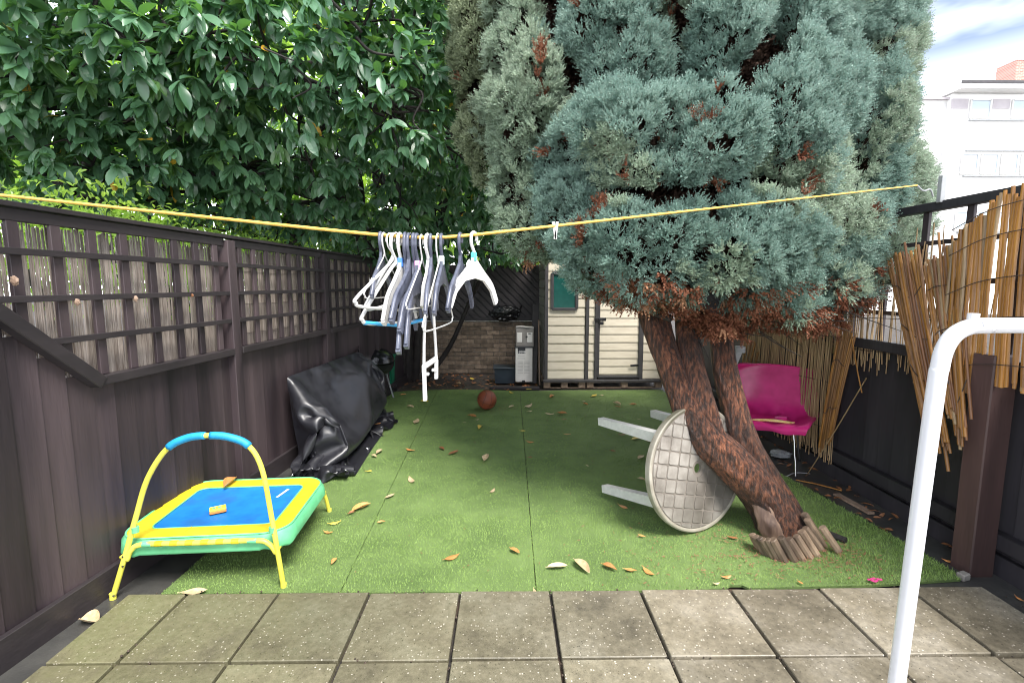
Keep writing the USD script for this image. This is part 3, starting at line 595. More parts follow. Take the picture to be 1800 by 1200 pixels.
# cartons, tub, bag, leaning batten
def lettering(text, height, o, X, mat, name, parent, bold=False, lift=.0012):
    m = meshkit.text_mesh(text, height, .0012, bold); v, f = arr(m)
    X = np.asarray(X, float); Y = np.array([0, 0, 1.0]); N = np.cross(X, Y)
    return obj(name, frame_to(v, f, X, Y, N, np.asarray(o) + N * lift), mat, parent)
bx, by = .275, 7.38
ct = thing('white_carton', 'tall white printed carton standing beside the shed, under the grey carton', 'carton', (bx, by, .06))
W_, H_ = .262, .535
obj('box', MB().box((bx, by + .10, .06 + H_ / 2), (W_, .2, H_), .004), M['card_white'], ct)
X1 = np.array([1.0, 0, 0]); o = np.array([bx - W_ / 2, by, .06])
obj('label_panel', MB().box(o + [.095, -.001, H_ - .045], (.115, .003, .09)), M['ink'], ct)
lettering('Jove', .034, o + [.046, -.002, H_ - .078], X1, M['paper'], 'brand_lettering', ct, True)
for i in range(2): obj('print_line', MB().box(o + [.09, -.0006, H_ - .135 - .032 * i], (.10 + .02 * i, .0016, .010)), M['inkgrey'], ct)
for i in range(9):
    obj('print_line', MB().box(o + [.075, -.0006, H_ - .215 - .022 * i], (.085, .0016, .006)), M['inkgrey'], ct)
    obj('print_line', MB().box(o + [.175, -.0006, H_ - .215 - .022 * i], (.085, .0016, .006)), M['inkgrey'], ct)
obj('hand_slot', MB().box(o + [.125, -.001, .012], (.045, .003, .024)), M['ink'], ct)
gt = thing('grey_carton', 'grey carton wrapped in clear film on top of the white carton', 'carton', (bx + .01, by, .06 + H_ + .005))
z_ = .06 + H_ + .018
obj('box', MB().box((bx + .012, by + .11, z_ + .15), (.275, .2, .30), .006), M['card_grey'], gt)
for dx, w in ((-.08, .075), (.075, .085)): obj('paper_patch', MB().box((bx + .012 + dx, by + .0085, z_ + .14), (w, .003, .15), .001), M['card_white'], gt)
obj('dark_spot', MB().box((bx + .04, by + .007, z_ + .15), (.03, .006, .025), .002), M['ink'], gt)
obj('dark_spot', MB().box((bx + .085, by + .005, z_ + .20), (.04, .006, .012), .002), M['ink'], gt)
obj('film_edge', MB().tube(smooth_path([(bx - .12, by + .005, z_ + .305), (bx - .03, by + .0, z_ + .312), (bx + .06, by, z_ + .298), (bx + .15, by + .01, z_ + .29)], 12), .006, 6), M['card_white'], gt, smooth=True)
obj('dark_band', MB().box((bx + .0, by + .10, .06 + H_ + .008), (.285, .215, .020), .003), M['ink'], gt)
tb = thing('storage_tub', 'low dark blue tub on the soil, left of the cartons', 'tub', (-.02, 7.62, 0))
def tapered(c, w0, d0, w1, d1, h, t=.006):
    cx, cy, cz = c; mb = MB()
    def ring(w, d, z): return [(cx - w / 2, cy - d / 2, z), (cx + w / 2, cy - d / 2, z), (cx + w / 2, cy + d / 2, z), (cx - w / 2, cy + d / 2, z)]
    v = np.array(ring(w0, d0, cz) + ring(w1, d1, cz + h) + ring(w1 - 2 * t, d1 - 2 * t, cz + h) + ring(w0 - 2 * t, d0 - 2 * t, cz + t))
    f = []
    for a in (0, 4, 8):
        for k in range(4): f.append([a + k, a + (k + 1) % 4, a + 4 + (k + 1) % 4, a + 4 + k])
    f += [[3, 2, 1, 0], [12, 13, 14, 15]]
    return mb.add(v, np.array(f))
obj('body', tapered((-.02, 7.62, .015), .30, .28, .34, .32, .24), M['tub'], tb)
obj('rim', MB().box((-.02, 7.62, .262), (.37, .35, .018), .006), M['tub'], tb)
def blob(c, r, seed, amp=.2, sub=3, fr=2.2):
    m = trimesh.creation.icosphere(sub); v = np.array(m.vertices)
    nz = meshkit.fbm(v * fr + seed * 7.3, 4, seed) - .5
    rid = 1 - np.abs(meshkit.noise(v * fr * 1.7 + 3, seed + 9) * 2 - 1)
    return (v * (1 + amp * nz * 2 + amp * .5 * (rid - .5))[:, None] * np.asarray(r) + np.asarray(c)), np.array(m.faces)
bg = thing('bin_bag', 'crumpled shiny black bag lying on the back wall above the cartons', 'bag', (.05, YB + .1, .95))
obj('sack', blob((-.02, YB + .06, 1.06), (.26, .16, .14), 4, .28, 4), M['black_gloss'], bg, smooth=60)
obj('tie', MB().tube([(.20, YB + .02, 1.10), (.25, YB, 1.15), (.27, YB - .01, 1.2)], .015, 6), M['black_gloss'], bg)
obj('leaning_batten', MB().bar((.515, 7.33, .02), (.50, 7.42, 1.02), .018, .022, [0, 1, 0], .002), M['cutwood'], label='thin pale batten leaning upright between the cartons and shed corner', cat='batten')
obj('leaning_board', MB().bar((.43, 7.52, .01), (.47, 7.68, 1.25), .03, .10, [0, 1, 0], .003), M['rail'], label='dark board leaning against the shed side behind the pale batten', cat='board')
obj('soil_edging', MB().bar((-.25, 7.12, .02), (.50, 7.10, .02), .05, .04, Z3, .004), M['rail'], label='dark timber edging at the turf end before the cartons', cat='edging')

# ================================================================== neighbouring building
nb = thing('neighbour_building', 'white rendered flats with flat roof, windows and brick chimney, beyond the right fence', 'building', (24, 26, 0))
Yn = 25.0
nx = lambda px: float(at_y(px, 200, Yn)[0]); nz = lambda py: float(at_y(1720, py, Yn)[2])
xl, xr = nx(1672), nx(1672) + 16
obj('wall', MB().box(((xl + xr) / 2, Yn + 4.5, nz(165) / 2), (xr - xl, 9, nz(165))), M['render'], nb)
xw0 = nx(1300)
obj('lower_wing', MB().box(((xw0 + xl) / 2 - .01, Yn + 4.6, nz(172) / 2), (xl - xw0, 8.6, nz(172))), M['render'], nb)
obj('wing_coping', MB().box(((xw0 + xl) / 2 - .1, Yn + 4.6, nz(172) + .03), (xl - xw0 + .2, 8.9, .10)), M['greyrender'], nb)
obj('roof', MB().box(((xl + xr) / 2, Yn + 4.4, nz(158)), (xr - xl + .3, 10, .30)), M['render'], nb)
obj('roof_edge', MB().box(((xl + xr) / 2, Yn - .62, nz(153)), (xr - xl + .35, .06, .12)), M['shed_dark'], nb)
chx = float(at_y(1785, 130, Yn + 2.4)[0])
obj('chimney', MB().box((chx + 1.6, Yn + 2.95, nz(150) + .95), (3.2, 1.1, 2.6)), M['redbrick'], nb)
obj('chimney_cap', MB().box((chx + 1.6, Yn + 2.95, nz(150) + 2.28), (3.3, 1.2, .07)), M['greyrender'], nb)
for r_, (pt_, pb_) in enumerate(((176, 208), (271, 306), (372, 405))):
    for k in range(6):
        x0 = nx(1704) + k * 2.1 if r_ == 0 else nx(1698) + k * 1.02
        w = 1.0 if r_ == 0 else .82
        wn = obj('window', MB().box((x0 + w / 2, Yn - .01, (nz(pt_) + nz(pb_)) / 2), (w, .04, nz(pt_) - nz(pb_))), M['glass_far'], nb)
        zt, zb2 = nz(pt_), nz(pb_)
        for a, b in (((x0, zt), (x0 + w, zt)), ((x0, zb2), (x0 + w, zb2)), ((x0, zb2), (x0, zt)), ((x0 + w, zb2), (x0 + w, zt))):
            obj('frame', MB().bar((a[0], Yn - .04, a[1]), (b[0], Yn - .04, b[1]), .05, .07, [0, 1, 0]), M['white_plastic'], wn)
        if r_ == 0: obj('panel', MB().box((x0 - .55, Yn - .012, (zt + zb2) / 2 + .25), (.85, .03, zt - zb2 - .4)), M['greyrender'], nb)
    obj('sill_band', MB().box(((xl + xr) / 2 + .4, Yn - .05, nz(pb_ + 4)), (xr - xl - 1, .10, .06)), M['silver'], nb)
    if r_ == 1: obj('head_band', MB().box(((xl + xr) / 2 + .4, Yn - .05, nz(265)), (xr - xl - 1, .10, .07)), M['silver'], nb)

# ================================================================== trees
def instancer(name, parent, pos, quat, scale, protos, idx, kind='stuff'):
    pi = UsdGeom.PointInstancer.Define(stage, numbered(parent.path + '/' + name))
    paths = []
    for i, (mesh, mat) in enumerate(protos):
        p = f'{pi.GetPath()}/sprig_{i}'; v, f = arr(mesh); usdkit.mesh(stage, p, (v, f), mat, smooth=False); paths.append(p)
    pi.CreatePrototypesRel().SetTargets(paths)
    pi.CreatePositionsAttr(Vt.Vec3fArray.FromNumpy((np.asarray(pos) - parent.loc).astype(np.float32)))
    q = np.asarray(quat, np.float32)
    pi.CreateOrientationsAttr(Vt.QuathArray([Gf.Quath(float(a[0]), float(a[1]), float(a[2]), float(a[3])) for a in q]))
    sc = np.asarray(scale, np.float32); pi.CreateScalesAttr(Vt.Vec3fArray.FromNumpy(np.repeat(sc[:, None], 3, 1) if sc.ndim == 1 else sc))
    pi.CreateProtoIndicesAttr(Vt.IntArray.FromNumpy(np.asarray(idx, np.int32)))
    tag(pi.GetPrim(), kind=kind)
    return pi
def quat_z_to(d, spin):
    """rotations that take +z to the directions d after a spin about z"""
    d = d / np.linalg.norm(d, axis=1, keepdims=True)
    q = np.column_stack([1 + d[:, 2], -d[:, 1], d[:, 0], np.zeros(len(d))]); bad = q[:, 0] < 1e-4; q[bad] = [0, 1, 0, 0]
    q /= np.linalg.norm(q, axis=1, keepdims=True)
    c, s = np.cos(spin / 2), np.sin(spin / 2)
    w, x, y, z = q.T
    return np.column_stack([w * c - z * s, x * c + y * s, -x * s + y * c, w * s + z * c])

# ---- blue cypress
def plume(seed, n=11, L=.05, leaves=8, spread=.75, curl=.5):
    rg = np.random.default_rng(seed); V = []
    for i in range(n):
        a = 2 * PI * i / n + rg.normal(0, .3); e = spread * math.sqrt((i + .5) / n) + rg.normal(0, .1)
        d = np.array([math.cos(a) * math.sin(e), math.sin(a) * math.sin(e), math.cos(e)]); l = L * rg.uniform(.7, 1.15)
        out = np.array([math.cos(a), math.sin(a), 0]); 
        for k in range(leaves):
            t = (k + 1) / leaves
            p = d * l * t + np.array([0, 0, 1]) * curl * l * t * t * .35
            ax = rg.normal(size=3); ax /= np.linalg.norm(ax)
            dirn = d + ax * .9 + [0, 0, .25]; dirn /= np.linalg.norm(dirn)
            s = np.cross(dirn, rg.normal(size=3)); s /= np.linalg.norm(s)
            ll = L * .25 * (1.1 - .35 * t); ww = ll * .40
            V.append([p - s * ww, p + s * ww, p + dirn * ll])
    V = np.array(V).reshape(-1, 3)
    return V, np.arange(len(V)).reshape(-1, 3)

cb = at_z(1385, 938)
ct_ = thing('conifer_tree', 'blue-green cypress with leaning trunk and dense upswept crown over the lawn', 'tree', cb)
def stem_tube(pts, radii, seed, sides=28, amp=.16, per=26):
    c = smooth_path(pts, per * (len(pts) - 1)); r = np.interp(np.linspace(0, 1, len(c)), np.linspace(0, 1, len(radii)), radii)
    v, f = tube(c, np.ones(len(c)), sides); v = v.reshape(len(c), sides, 3); d = v - c[:, None]
    th = np.arange(sides) * 2 * PI / sides; s = np.cumsum(np.r_[0, np.linalg.norm(np.diff(c, axis=0), axis=1)])
    twist = s[:, None] * .9
    q = np.stack([np.cos(th[None] + twist) * 1.7, np.sin(th[None] + twist) * 1.7, np.broadcast_to(s[:, None] * 1.6, (len(c), sides))], -1)
    flute = meshkit.fbm(q, 3, seed) - .5
    rid = 1 - np.abs(2 * meshkit.noise(np.stack([np.cos(th[None] + twist) * 4, np.sin(th[None] + twist) * 4, np.broadcast_to(s[:, None] * 3.2, (len(c), sides))], -1), seed + 5) - 1)
    fine = 1 - np.abs(2 * meshkit.noise(np.stack([np.cos(th[None] + twist) * 9, np.sin(th[None] + twist) * 9, np.broadcast_to(s[:, None] * 5, (len(c), sides))], -1), seed + 9) - 1)
    k = 1 + amp * 2.4 * flute + .10 * (rid - .5) + .075 * (fine - .5)
    return (c[:, None] + d * (r[:, None] * k)[..., None]).reshape(-1, 3), f
tp = lambda px, py, y: at_y(px, py, y)
Y0 = cb[1]
trunk = MB()
S1 = [at_z(1388, 962, -.06), tp(1352, 890, Y0 + .03), tp(1290, 815, Y0 + .06), tp(1232, 762, Y0 + .10), tp(1196, 690, Y0 + .16), tp(1170, 620, Y0 + .24), tp(1150, 540, Y0 + .34), tp(1130, 430, Y0 + .5)]
trunk.add(*stem_tube(S1, [.135, .120, .110, .104, .088, .078, .070, .06], 3, 72))
S2 = [at_z(1398, 955, -.04) + [.02, .05, 0], tp(1366, 880, Y0 + .10), tp(1312, 780, Y0 + .16), tp(1284, 690, Y0 + .22), tp(1270, 610, Y0 + .30), tp(1262, 500, Y0 + .42)]
trunk.add(*stem_tube(S2, [.115, .098, .084, .075, .072, .068], 8, 60))
S3 = [tp(1262, 800, Y0 + .08), tp(1236, 720, Y0 + .12), tp(1214, 630, Y0 + .22), tp(1205, 540, Y0 + .34), tp(1200, 430, Y0 + .5)]
trunk.add(*stem_tube(S3, [.075, .082, .077, .07, .06], 12, 60))
S4 = [tp(1222, 745, Y0 + .10), tp(1172, 640, Y0 + .20), tp(1140, 560, Y0 + .28), tp(1118, 470, Y0 + .42)]
trunk.add(*stem_tube(S4, [.06, .060, .056, .05], 17, 20))
obj('trunk', trunk, M['bark'], ct_, smooth=True)
# the flat pruning scar above the stakes
sc_c = (at_z(1388, 962, -.06) + tp(1352, 890, Y0 + .03)) / 2
scar = trimesh.creation.icosphere(3, 1.0); v = np.array(scar.vertices)
ax_ = tp(1352, 890, Y0 + .03) - at_z(1388, 962, -.06); ax_ /= np.linalg.norm(ax_)
tow = EYE - sc_c; tow -= ax_ * (tow @ ax_); tow /= np.linalg.norm(tow); sd_ = np.cross(ax_, tow)
v = v * (1 + .9 * (meshkit.fbm(v * 1.9 + 4, 4, 2) - .5))[:, None]
v = v[:, :1] * ax_ * .17 + v[:, 1:2] * sd_ * .060 + v[:, 2:3] * tow * .022 + sc_c + tow * .121 + ax_ * .05 + sd_ * -.05
obj('pruning_scar', (v, np.array(scar.faces)), M['scarwood'], ct_, smooth=True)

# lobes of the crown: px, py, half width px, half height px, distance along y of the lobe's centre, kind (0 blue, 1 light, 2 olive)
LOBES = [(858, 85, 48, 120, 4.15, 2), (856, 215, 34, 66, 4.1, 2), (905, 15, 48, 85, 4.0, 2), (930, 92, 52, 92, 3.55, 1), (952, 200, 72, 82, 3.42, 1), (1020, 268, 66, 70, 3.28, 0), (940, 330, 44, 70, 3.5, 1),
         (952, 392, 44, 40, 3.42, 1), (1058, 60, 82, 118, 3.35, 0), (1098, 172, 62, 118, 3.22, 0), (1168, 60, 70, 118, 3.45, 0), (1255, 110, 74, 148, 3.20, 0), (1240, -40, 100, 110, 3.3, 0), (1348, 95, 66, 150, 3.36, 0),
         (1330, 275, 92, 150, 3.06, 0), (1165, 288, 118, 92, 2.94, 0), (1056, 385, 80, 74, 3.12, 0), (1158, 428, 140, 78, 2.92, 0), (1290, 425, 112, 84, 2.95, 0), (1388, 330, 50, 108, 3.18, 1), (1068, 474, 44, 22, 3.2, 0),
         (1425, 40, 80, 108, 3.8, 0), (1492, 120, 60, 112, 4.05, 0), (1535, 60, 38, 95, 4.3, 0), (1472, 265, 66, 128, 3.75, 0), (1522, 235, 38, 88, 4.2, 0), (1436, 410, 74, 66, 3.45, 0), (1532, 345, 54, 76, 3.8, 1), (1578, 360, 30, 44, 4.0, 1),
         (1498, 450, 72, 40, 3.65, 1), (1385, 480, 72, 36, 3.35, 0), (1330, 535, 80, 18, 3.25, 0), (1440, 512, 52, 20, 3.5, 0),
         (1000, -60, 100, 105, 3.6, 0), (1120, -80, 105, 115, 3.5, 0), (1380, -80, 115, 125, 3.7, 0), (1500, -60, 85, 105, 4.2, 0), (1020, 140, 52, 84, 3.7, 0), (1420, 200, 58, 110, 3.62, 0)]
lob = []
for px, py, hw, hh, yd, kd in LOBES:
    c = at_y(px, py, yd); sc = yd / FPX
    lob.append((c, np.array([hw * sc, (hw + hh) * .5 * sc, hh * sc * 1.04]) * .97, kd))
rb_ = np.random.default_rng(19)
for (c, r, kd) in list(lob):
    for _ in range(3):
        u = rb_.normal(size=3) * [1, .8, .8] + [0, -.9, .25]; u /= np.linalg.norm(u); f_ = rb_.uniform(.34, .5)
        lob.append((c + u * r * rb_.uniform(.72, .92), np.array([r[0], r[0], r[2] * 1.05]) * f_, kd if rb_.random() < .6 else int(rb_.integers(0, 2))))
NFRONT = len(lob)
# the far side of the crown and its top, out of sight from here
core = np.array([1.42, 4.05, 2.95])
for k in range(34):
    a = 2 * PI * k / 17 + .2; zz = 2.55 + (k // 17) * .9 + .15 * math.sin(k * 2.3)
    d = np.array([math.cos(a), math.sin(a)]);
    if d[1] < -.1: continue
    lob.append((np.array([core[0] + d[0] * 1.0, core[1] + .25 + d[1] * .75, zz + .25]), np.array([.42, .42, .62]), 0))
for k in range(12):
    a = 2 * PI * k / 12; lob.append((np.array([core[0] + math.cos(a) * .6, core[1] + math.sin(a) * .6, 3.85 + .2 * (k % 3)]), np.array([.4, .4, .6]), 0))
LC = np.array([l[0] for l in lob]); LR = np.array([l[1] for l in lob])
rng = np.random.default_rng(17)
pos, dirs, kinds, scl = [], [], [], []
TREE_AX = np.array([core[0], core[1]])
for li, (c, r, kd) in enumerate(lob):
    area = 4 * PI * ((r[0] * r[1]) ** 1.6 / 3 + (r[0] * r[2]) ** 1.6 / 3 + (r[1] * r[2]) ** 1.6 / 3) ** (1 / 1.6)
    front = li < NFRONT
    n = int(area * (2250 if front else 260))
    u = rng.normal(size=(n, 3)); u /= np.linalg.norm(u, axis=1, keepdims=True)
    bump = 1 + .42 * (meshkit.fbm(u * 2.3 + li * 3.1, 3, li) - .5) + .26 * (meshkit.fbm(u * 6 + li, 2, li + 50) - .5)
    if front:
        tc2 = rng.normal(size=(max(20, int(area / .016)), 3)); tc2 /= np.linalg.norm(tc2, axis=1, keepdims=True)
        near, which = cKDTree(tc2 * r).query(u * r); cap = np.sqrt(np.clip(1 - (near / .115) ** 2, 0, 1))
        bump = bump + (.105 * cap * (.6 + .8 * rng.random(len(tc2)))[which]) / r.mean()
        tuft = (u * r - (tc2 * r)[which]) / .115
    else: tuft = np.zeros((n, 3))
    p = c + u * r * bump[:, None] * rng.uniform(.93, 1.03, (n, 1))
    nrm = u / r; nrm /= np.linalg.norm(nrm, axis=1, keepdims=True)
    if front:   # nothing looks at the side that faces the trunk
        keep = (nrm[:, 1] < .45)
        p, nrm, tuft = p[keep], nrm[keep], tuft[keep]
    n = len(p)
    q = (p[:, None] - LC[None]) / LR[None]; val = np.linalg.norm(q, axis=2); val[:, li] = 9
    m = val.min(1)
    if front:
        groove = np.clip((1.6 - m) / .5, 0, 1) ** 1.3
        p = c + (p - c) * (1 - .58 * groove)[:, None]
    keep = m > (1.17 if front else .8)
    p, nrm, m, tuft = p[keep], nrm[keep], m[keep], tuft[keep]; n = len(p)
    rad = np.column_stack([p[:, :2] - TREE_AX, np.zeros(n)]); rad /= np.linalg.norm(rad, axis=1, keepdims=True) + 1e-9
    d = nrm * .8 + [0, 0, .6] + rad * .2 + tuft * .55 + rng.normal(0, .22, (n, 3))
    low = np.clip((1.62 - p[:, 2]) / .2, 0, 1) * (nrm[:, 2] < -.3) * np.clip((p[:, 0] - .5) / .3, 0, 1)
    d[:, 2] -= low * .9
    patch = meshkit.fbm(p * 2.6, 3, 77)
    dead = ((m < 1.2) & (rng.random(n) < np.clip((1.2 - m) * 5, 0, .5)) & (meshkit.noise(p * 2.6, 5) > .60)) | (rng.random(n) < low * .5) | (patch > .79)
    kk = np.where(dead, 3, kd)
    kk = np.where((kk == 0) & (meshkit.fbm(p * 1.9, 2, 31) > .60), 1, kk)
    kk = np.where((kk == 3) & (rng.random(n) < .22) & (p[:, 0] < 1.5) & (p[:, 2] < 1.65), 4, kk)
    pos.append(p); dirs.append(d); kinds.append(kk); scl.append(rng.uniform(.75, 1.35, n) * (1.0 if front else 2.3) * np.where(kk >= 3, 1.15, 1))
# inner dead twigs behind the gaps
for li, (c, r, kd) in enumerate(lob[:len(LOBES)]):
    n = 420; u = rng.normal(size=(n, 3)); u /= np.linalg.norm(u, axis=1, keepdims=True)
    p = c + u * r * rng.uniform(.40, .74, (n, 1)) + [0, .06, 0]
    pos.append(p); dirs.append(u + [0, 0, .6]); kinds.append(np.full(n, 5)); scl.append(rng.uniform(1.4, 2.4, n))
# brown skirt under the crown and inside of the right side
for (px0, py0, px1, py1, yd, n, k4) in ((1085, 496, 1215, 520, 2.95, 300, .6), (1215, 552, 1300, 572, 3.05, 150, .15), (1290, 545, 1480, 562, 3.35, 170, .12), (1390, 500, 1560, 470, 3.6, 380, .02), (1020, 478, 1100, 512, 3.15, 70, .2), (925, 440, 945, 425, 3.5, 40, .2), (1230, 530, 1420, 542, 3.4, 170, .1)):
    t = rng.random(n); p = np.array([at_y(px0 + (px1 - px0) * a, py0 + (py1 - py0) * a + rng.normal(0, 11), yd + rng.normal(0, .12)) for a in t])
    pos.append(p); dirs.append(rng.normal(0, .5, (n, 3)) + [0, -.5, -.75]); kinds.append(np.where(rng.random(n) < k4, 4, 3)); scl.append(rng.uniform(.8, 1.5, n))
# dead streaks among the outermost sprays
STREAKS = []
for (px, py, rx, ry, yd, n) in ((952, 98, 10, 18, 3.32, 34), (940, 130, 6, 14, 3.3, 18), (1000, 245, 6, 6, 3.05, 12), (962, 265, 9, 10, 3.25, 16), (1410, 300, 10, 55, 2.98, 80), (1425, 330, 14, 20, 3.0, 30), (1045, 360, 30, 26, 2.98, 70), (1250, 320, 14, 13, 2.82, 26), (1100, 300, 7, 28, 2.83, 30),
                            (1180, 15, 14, 34, 3.15, 60), (1015, 12, 7, 8, 3.2, 12), (1268, 168, 12, 12, 3.0, 18), (1240, 212, 16, 8, 3.0, 20), (1025, 415, 10, 24, 3.0, 26), (1160, 320, 5, 4, 2.8, 6), (958, 170, 6, 10, 3.1, 10)):
    STREAKS.append((px, py, rx, ry))
pos, dirs, kinds, scl = np.vstack(pos), np.vstack(dirs), np.concatenate(kinds), np.concatenate(scl)
qq = project(pos)
for (px, py, rx, ry) in STREAKS:
    k = ((qq[:, 0] - px) / (rx * .95)) ** 2 + ((qq[:, 1] - py) / (ry * .95)) ** 2 < 1; k &= (qq[:, 2] > 1) & (kinds != 5)
    if k.any(): k &= qq[:, 2] < qq[k, 2].min() + .10; kinds[k] = 3
Q = quat_z_to(dirs, rng.uniform(0, 2 * PI, len(pos)))
mats = [M['conifer'], M['conifer_light'], M['conifer_olive'], M['conifer_dead'], M['conifer_pale'], M['conifer_inner']]
live = kinds < 3
protos = [(plume(100 + 2 * k + j, 9, .045 if k < 3 else .055, 7), mats[k]) for k in range(6) for j in range(2)]
var = rng.integers(0, 2, len(pos))
instancer('crown', ct_, pos[live], Q[live], scl[live], protos[:6], (kinds * 2 + var)[live])
instancer('dead_sprays', ct_, pos[~live], Q[~live], scl[~live], protos[6:], (kinds * 2 + var - 6)[~live])
lm = MB()
for k, li in enumerate(range(0, len(LOBES))):
    c = LC[li]; a = [S1[-1], S2[-1], S3[-1], S4[-1]][k % 4]
    mid = (a + c) / 2 + [0, .12, -.14]
    lm.tube(smooth_path([a, mid, c], 10), np.linspace(.035, .012, 11), 6)
for a, b in (((1190, 560), (1560, 410)), ((1240, 575), (1500, 470)), ((1260, 570), (1420, 500)), ((1180, 560), (1010, 470))):
    pa, pb = at_y(*a, 3.0), at_y(*b, 3.55); lm.tube(smooth_path([pa, (pa + pb) / 2 + [0, 0, -.06], pb], 10), np.linspace(.024, .008, 11), 6)
for k in range(34):
    t = rng.random(); a = at_y(1200 + 260 * t, 575 - 40 * t * t, 3.05 + .3 * t); b = a + [rng.normal(.18, .15), rng.normal(-.1, .1), rng.normal(-.02, .09)]
    lm.tube(smooth_path([a, (a + b) / 2 + rng.normal(0, .02, 3), b], 6), np.linspace(.005, .0015, 7), 4)
obj('limbs', lm, M['dark_bark'], ct_, smooth=True)

# ---- laurel behind the left fence
def laurel_leaf(seed, L=1.0):
    rg = np.random.default_rng(seed); n = 7; t = np.linspace(0, 1, n)
    w = .205 * np.sin(PI * np.clip(t, 0, 1) ** 1.12) ** .72; w[0] = .012; w[-1] = .008; w[-2] *= 1.06
    fold, droop = rg.uniform(.22, .5), rg.uniform(.1, .32)
    x = t; z = -droop * t * t
    V = []
    for i in range(n):
        wv = .012 * math.sin(7 * t[i] + seed)
        V += [[x[i], -w[i], z[i] + fold * w[i] + wv], [x[i], 0, z[i]], [x[i], w[i], z[i] + fold * w[i] - wv]]
    f = grid_faces(n, 3)
    return np.array(V) * L, f
leaf_v = [laurel_leaf(k) for k in range(4)]
def mats_from_dirs(d, up, roll):
    d = d / np.linalg.norm(d, axis=1, keepdims=True)
    y = np.cross(up, d); y /= np.linalg.norm(y, axis=1, keepdims=True) + 1e-9; z = np.cross(d, y)
    c, s = np.cos(roll)[:, None], np.sin(roll)[:, None]
    return np.stack([d, y * c + z * s, -y * s + z * c], 1)     # rows: local x, y, z
def quat_from_rows(R):
    from scipy.spatial.transform import Rotation
    q = Rotation.from_matrix(np.swapaxes(R, 1, 2)).as_quat(); return q[:, [3, 0, 1, 2]]
BL = [(40, 90, 3.7, .85), (180, 40, 3.6, .85), (330, 60, 3.7, .8), (60, 230, 4.0, .7), (210, 200, 4.0, .75), (340, 200, 4.1, .7), (470, 110, 3.9, .75), (430, 300, 4.5, .55), (300, 300, 4.4, .5), (540, 240, 4.5, .6),
      (600, 60, 4.0, .75), (690, 190, 4.2, .55), (720, 60, 4.5, .7), (560, 350, 5.2, .5), (680, 330, 5.6, .65), (800, 60, 5.2, .8), (800, 250, 5.8, .8), (860, 160, 5.9, .6), (800, 360, 6.3, .6), (640, 420, 6.2, .45), (880, 330, 6.6, .55), (870, 420, 6.8, .45), (700, 400, 7.5, .75), (850, 340, 7.7, .8), (610, 430, 7.2, .55), (905, 420, 7.9, .5), (560, 250, 6.8, .7), (740, 250, 7.4, .8), (480, 400, 5.4, .4), (760, 440, 6.6, .5),
      (385, 372, 4.7, .42), (500, 405, 5.3, .40), (250, 335, 4.2, .36), (120, 318, 3.8, .32), (300, -200, 4.2, 1.1), (0, -150, 4.0, 1.0), (600, -200, 4.6, 1.1), (850, -150, 5.6, 1.1), (-180, 80, 3.8, .9), (-150, 250, 4.0, .7)]
base = np.array([-1.62, 7.75, 0.0])
lt = thing('laurel_tree', 'large glossy-leaved laurel spreading from the back left corner over the trellis', 'tree', base)
rng = np.random.default_rng(23)
wp, wd = [], []
for (px, py, yd, r) in BL:
    c = at_y(px, py, yd); n = int(50 * r * r * 4 * (1.15 if yd < 5 else 1.25))
    u = rng.normal(size=(n, 3)); u /= np.linalg.norm(u, axis=1, keepdims=True)
    rr = r * rng.uniform(.45, 1.0, (n, 1)) ** .6 * (1 + .35 * (meshkit.fbm(u * 2 + px, 2, int(yd * 10))[:, None] - .5))
    p = c + u * rr * [1, 1, .85]
    wp.append(p); wd.append(u * .8 + [.15, -.45, -.35] + rng.normal(0, .35, (n, 3)))
wp, wd = np.vstack(wp), np.vstack(wd); wd /= np.linalg.norm(wd, axis=1, keepdims=True)
# keep clear of the fence, of the garden below the canopy and of the cypress
pr_ = project(wp)
okp = (wp[:, 2] > 1.45) & (wp[:, 1] > 2.3) & ~((pr_[:, 1] > 352 + np.clip(pr_[:, 0] - 120, 0, 600) * .16) & (pr_[:, 2] < 5.5))
wp, wd = wp[okp], wd[okp]
lp, ld, lL, tint = [], [], [], []
for p, d in zip(wp, wd):
    k = rng.integers(6, 10); e1 = np.cross(d, [0.3, 0.2, 1]); e1 /= np.linalg.norm(e1); e2 = np.cross(d, e1)
    lite = rng.random() < .10
    for i in range(k):
        a = 2 * PI * i / k + rng.normal(0, .3); op = rng.uniform(.5, 1.15)
        dd = d * math.cos(op) + (e1 * math.cos(a) + e2 * math.sin(a)) * math.sin(op); dd[2] -= .45; dd /= np.linalg.norm(dd)
        lp.append(p - d * rng.uniform(0, .05)); ld.append(dd); lL.append(rng.uniform(.085, .175)); tint.append(2 if rng.random() < .007 else (1 if lite else 0))
lp, ld, lL, tint = np.array(lp), np.array(ld), np.array(lL), np.array(tint)
R_l = mats_from_dirs(ld, np.array([0, -.25, 1.0])[None] + rng.normal(0, .25, ld.shape), rng.normal(0, .35, len(ld)))
pj = project(lp + ld * lL[:, None] / 2)
inview = (pj[:, 0] > 0) & (pj[:, 0] < 1800) & (pj[:, 1] > 0) & (pj[:, 1] < 1200)
size = np.where(inview, lL / pj[:, 2], 0)
big = np.zeros(len(lp), bool); big[np.argsort(-size)[:300]] = True
mat_l = [M['laurel'], M['laurel_light'], M['yellow_leaf']]
for i in np.nonzero(big)[0]:
    v, f = leaf_v[i % 4]
    obj('leaf', (v * lL[i] @ R_l[i] + lp[i], f), mat_l[tint[i]], lt, smooth=True)
rest = ~big
instancer('leaves', lt, lp[rest], quat_from_rows(R_l[rest]), lL[rest], [(leaf_v[j], mat_l[k]) for k in range(3) for j in range(4)], tint[rest] * 4 + np.arange(len(lp))[rest] % 4)
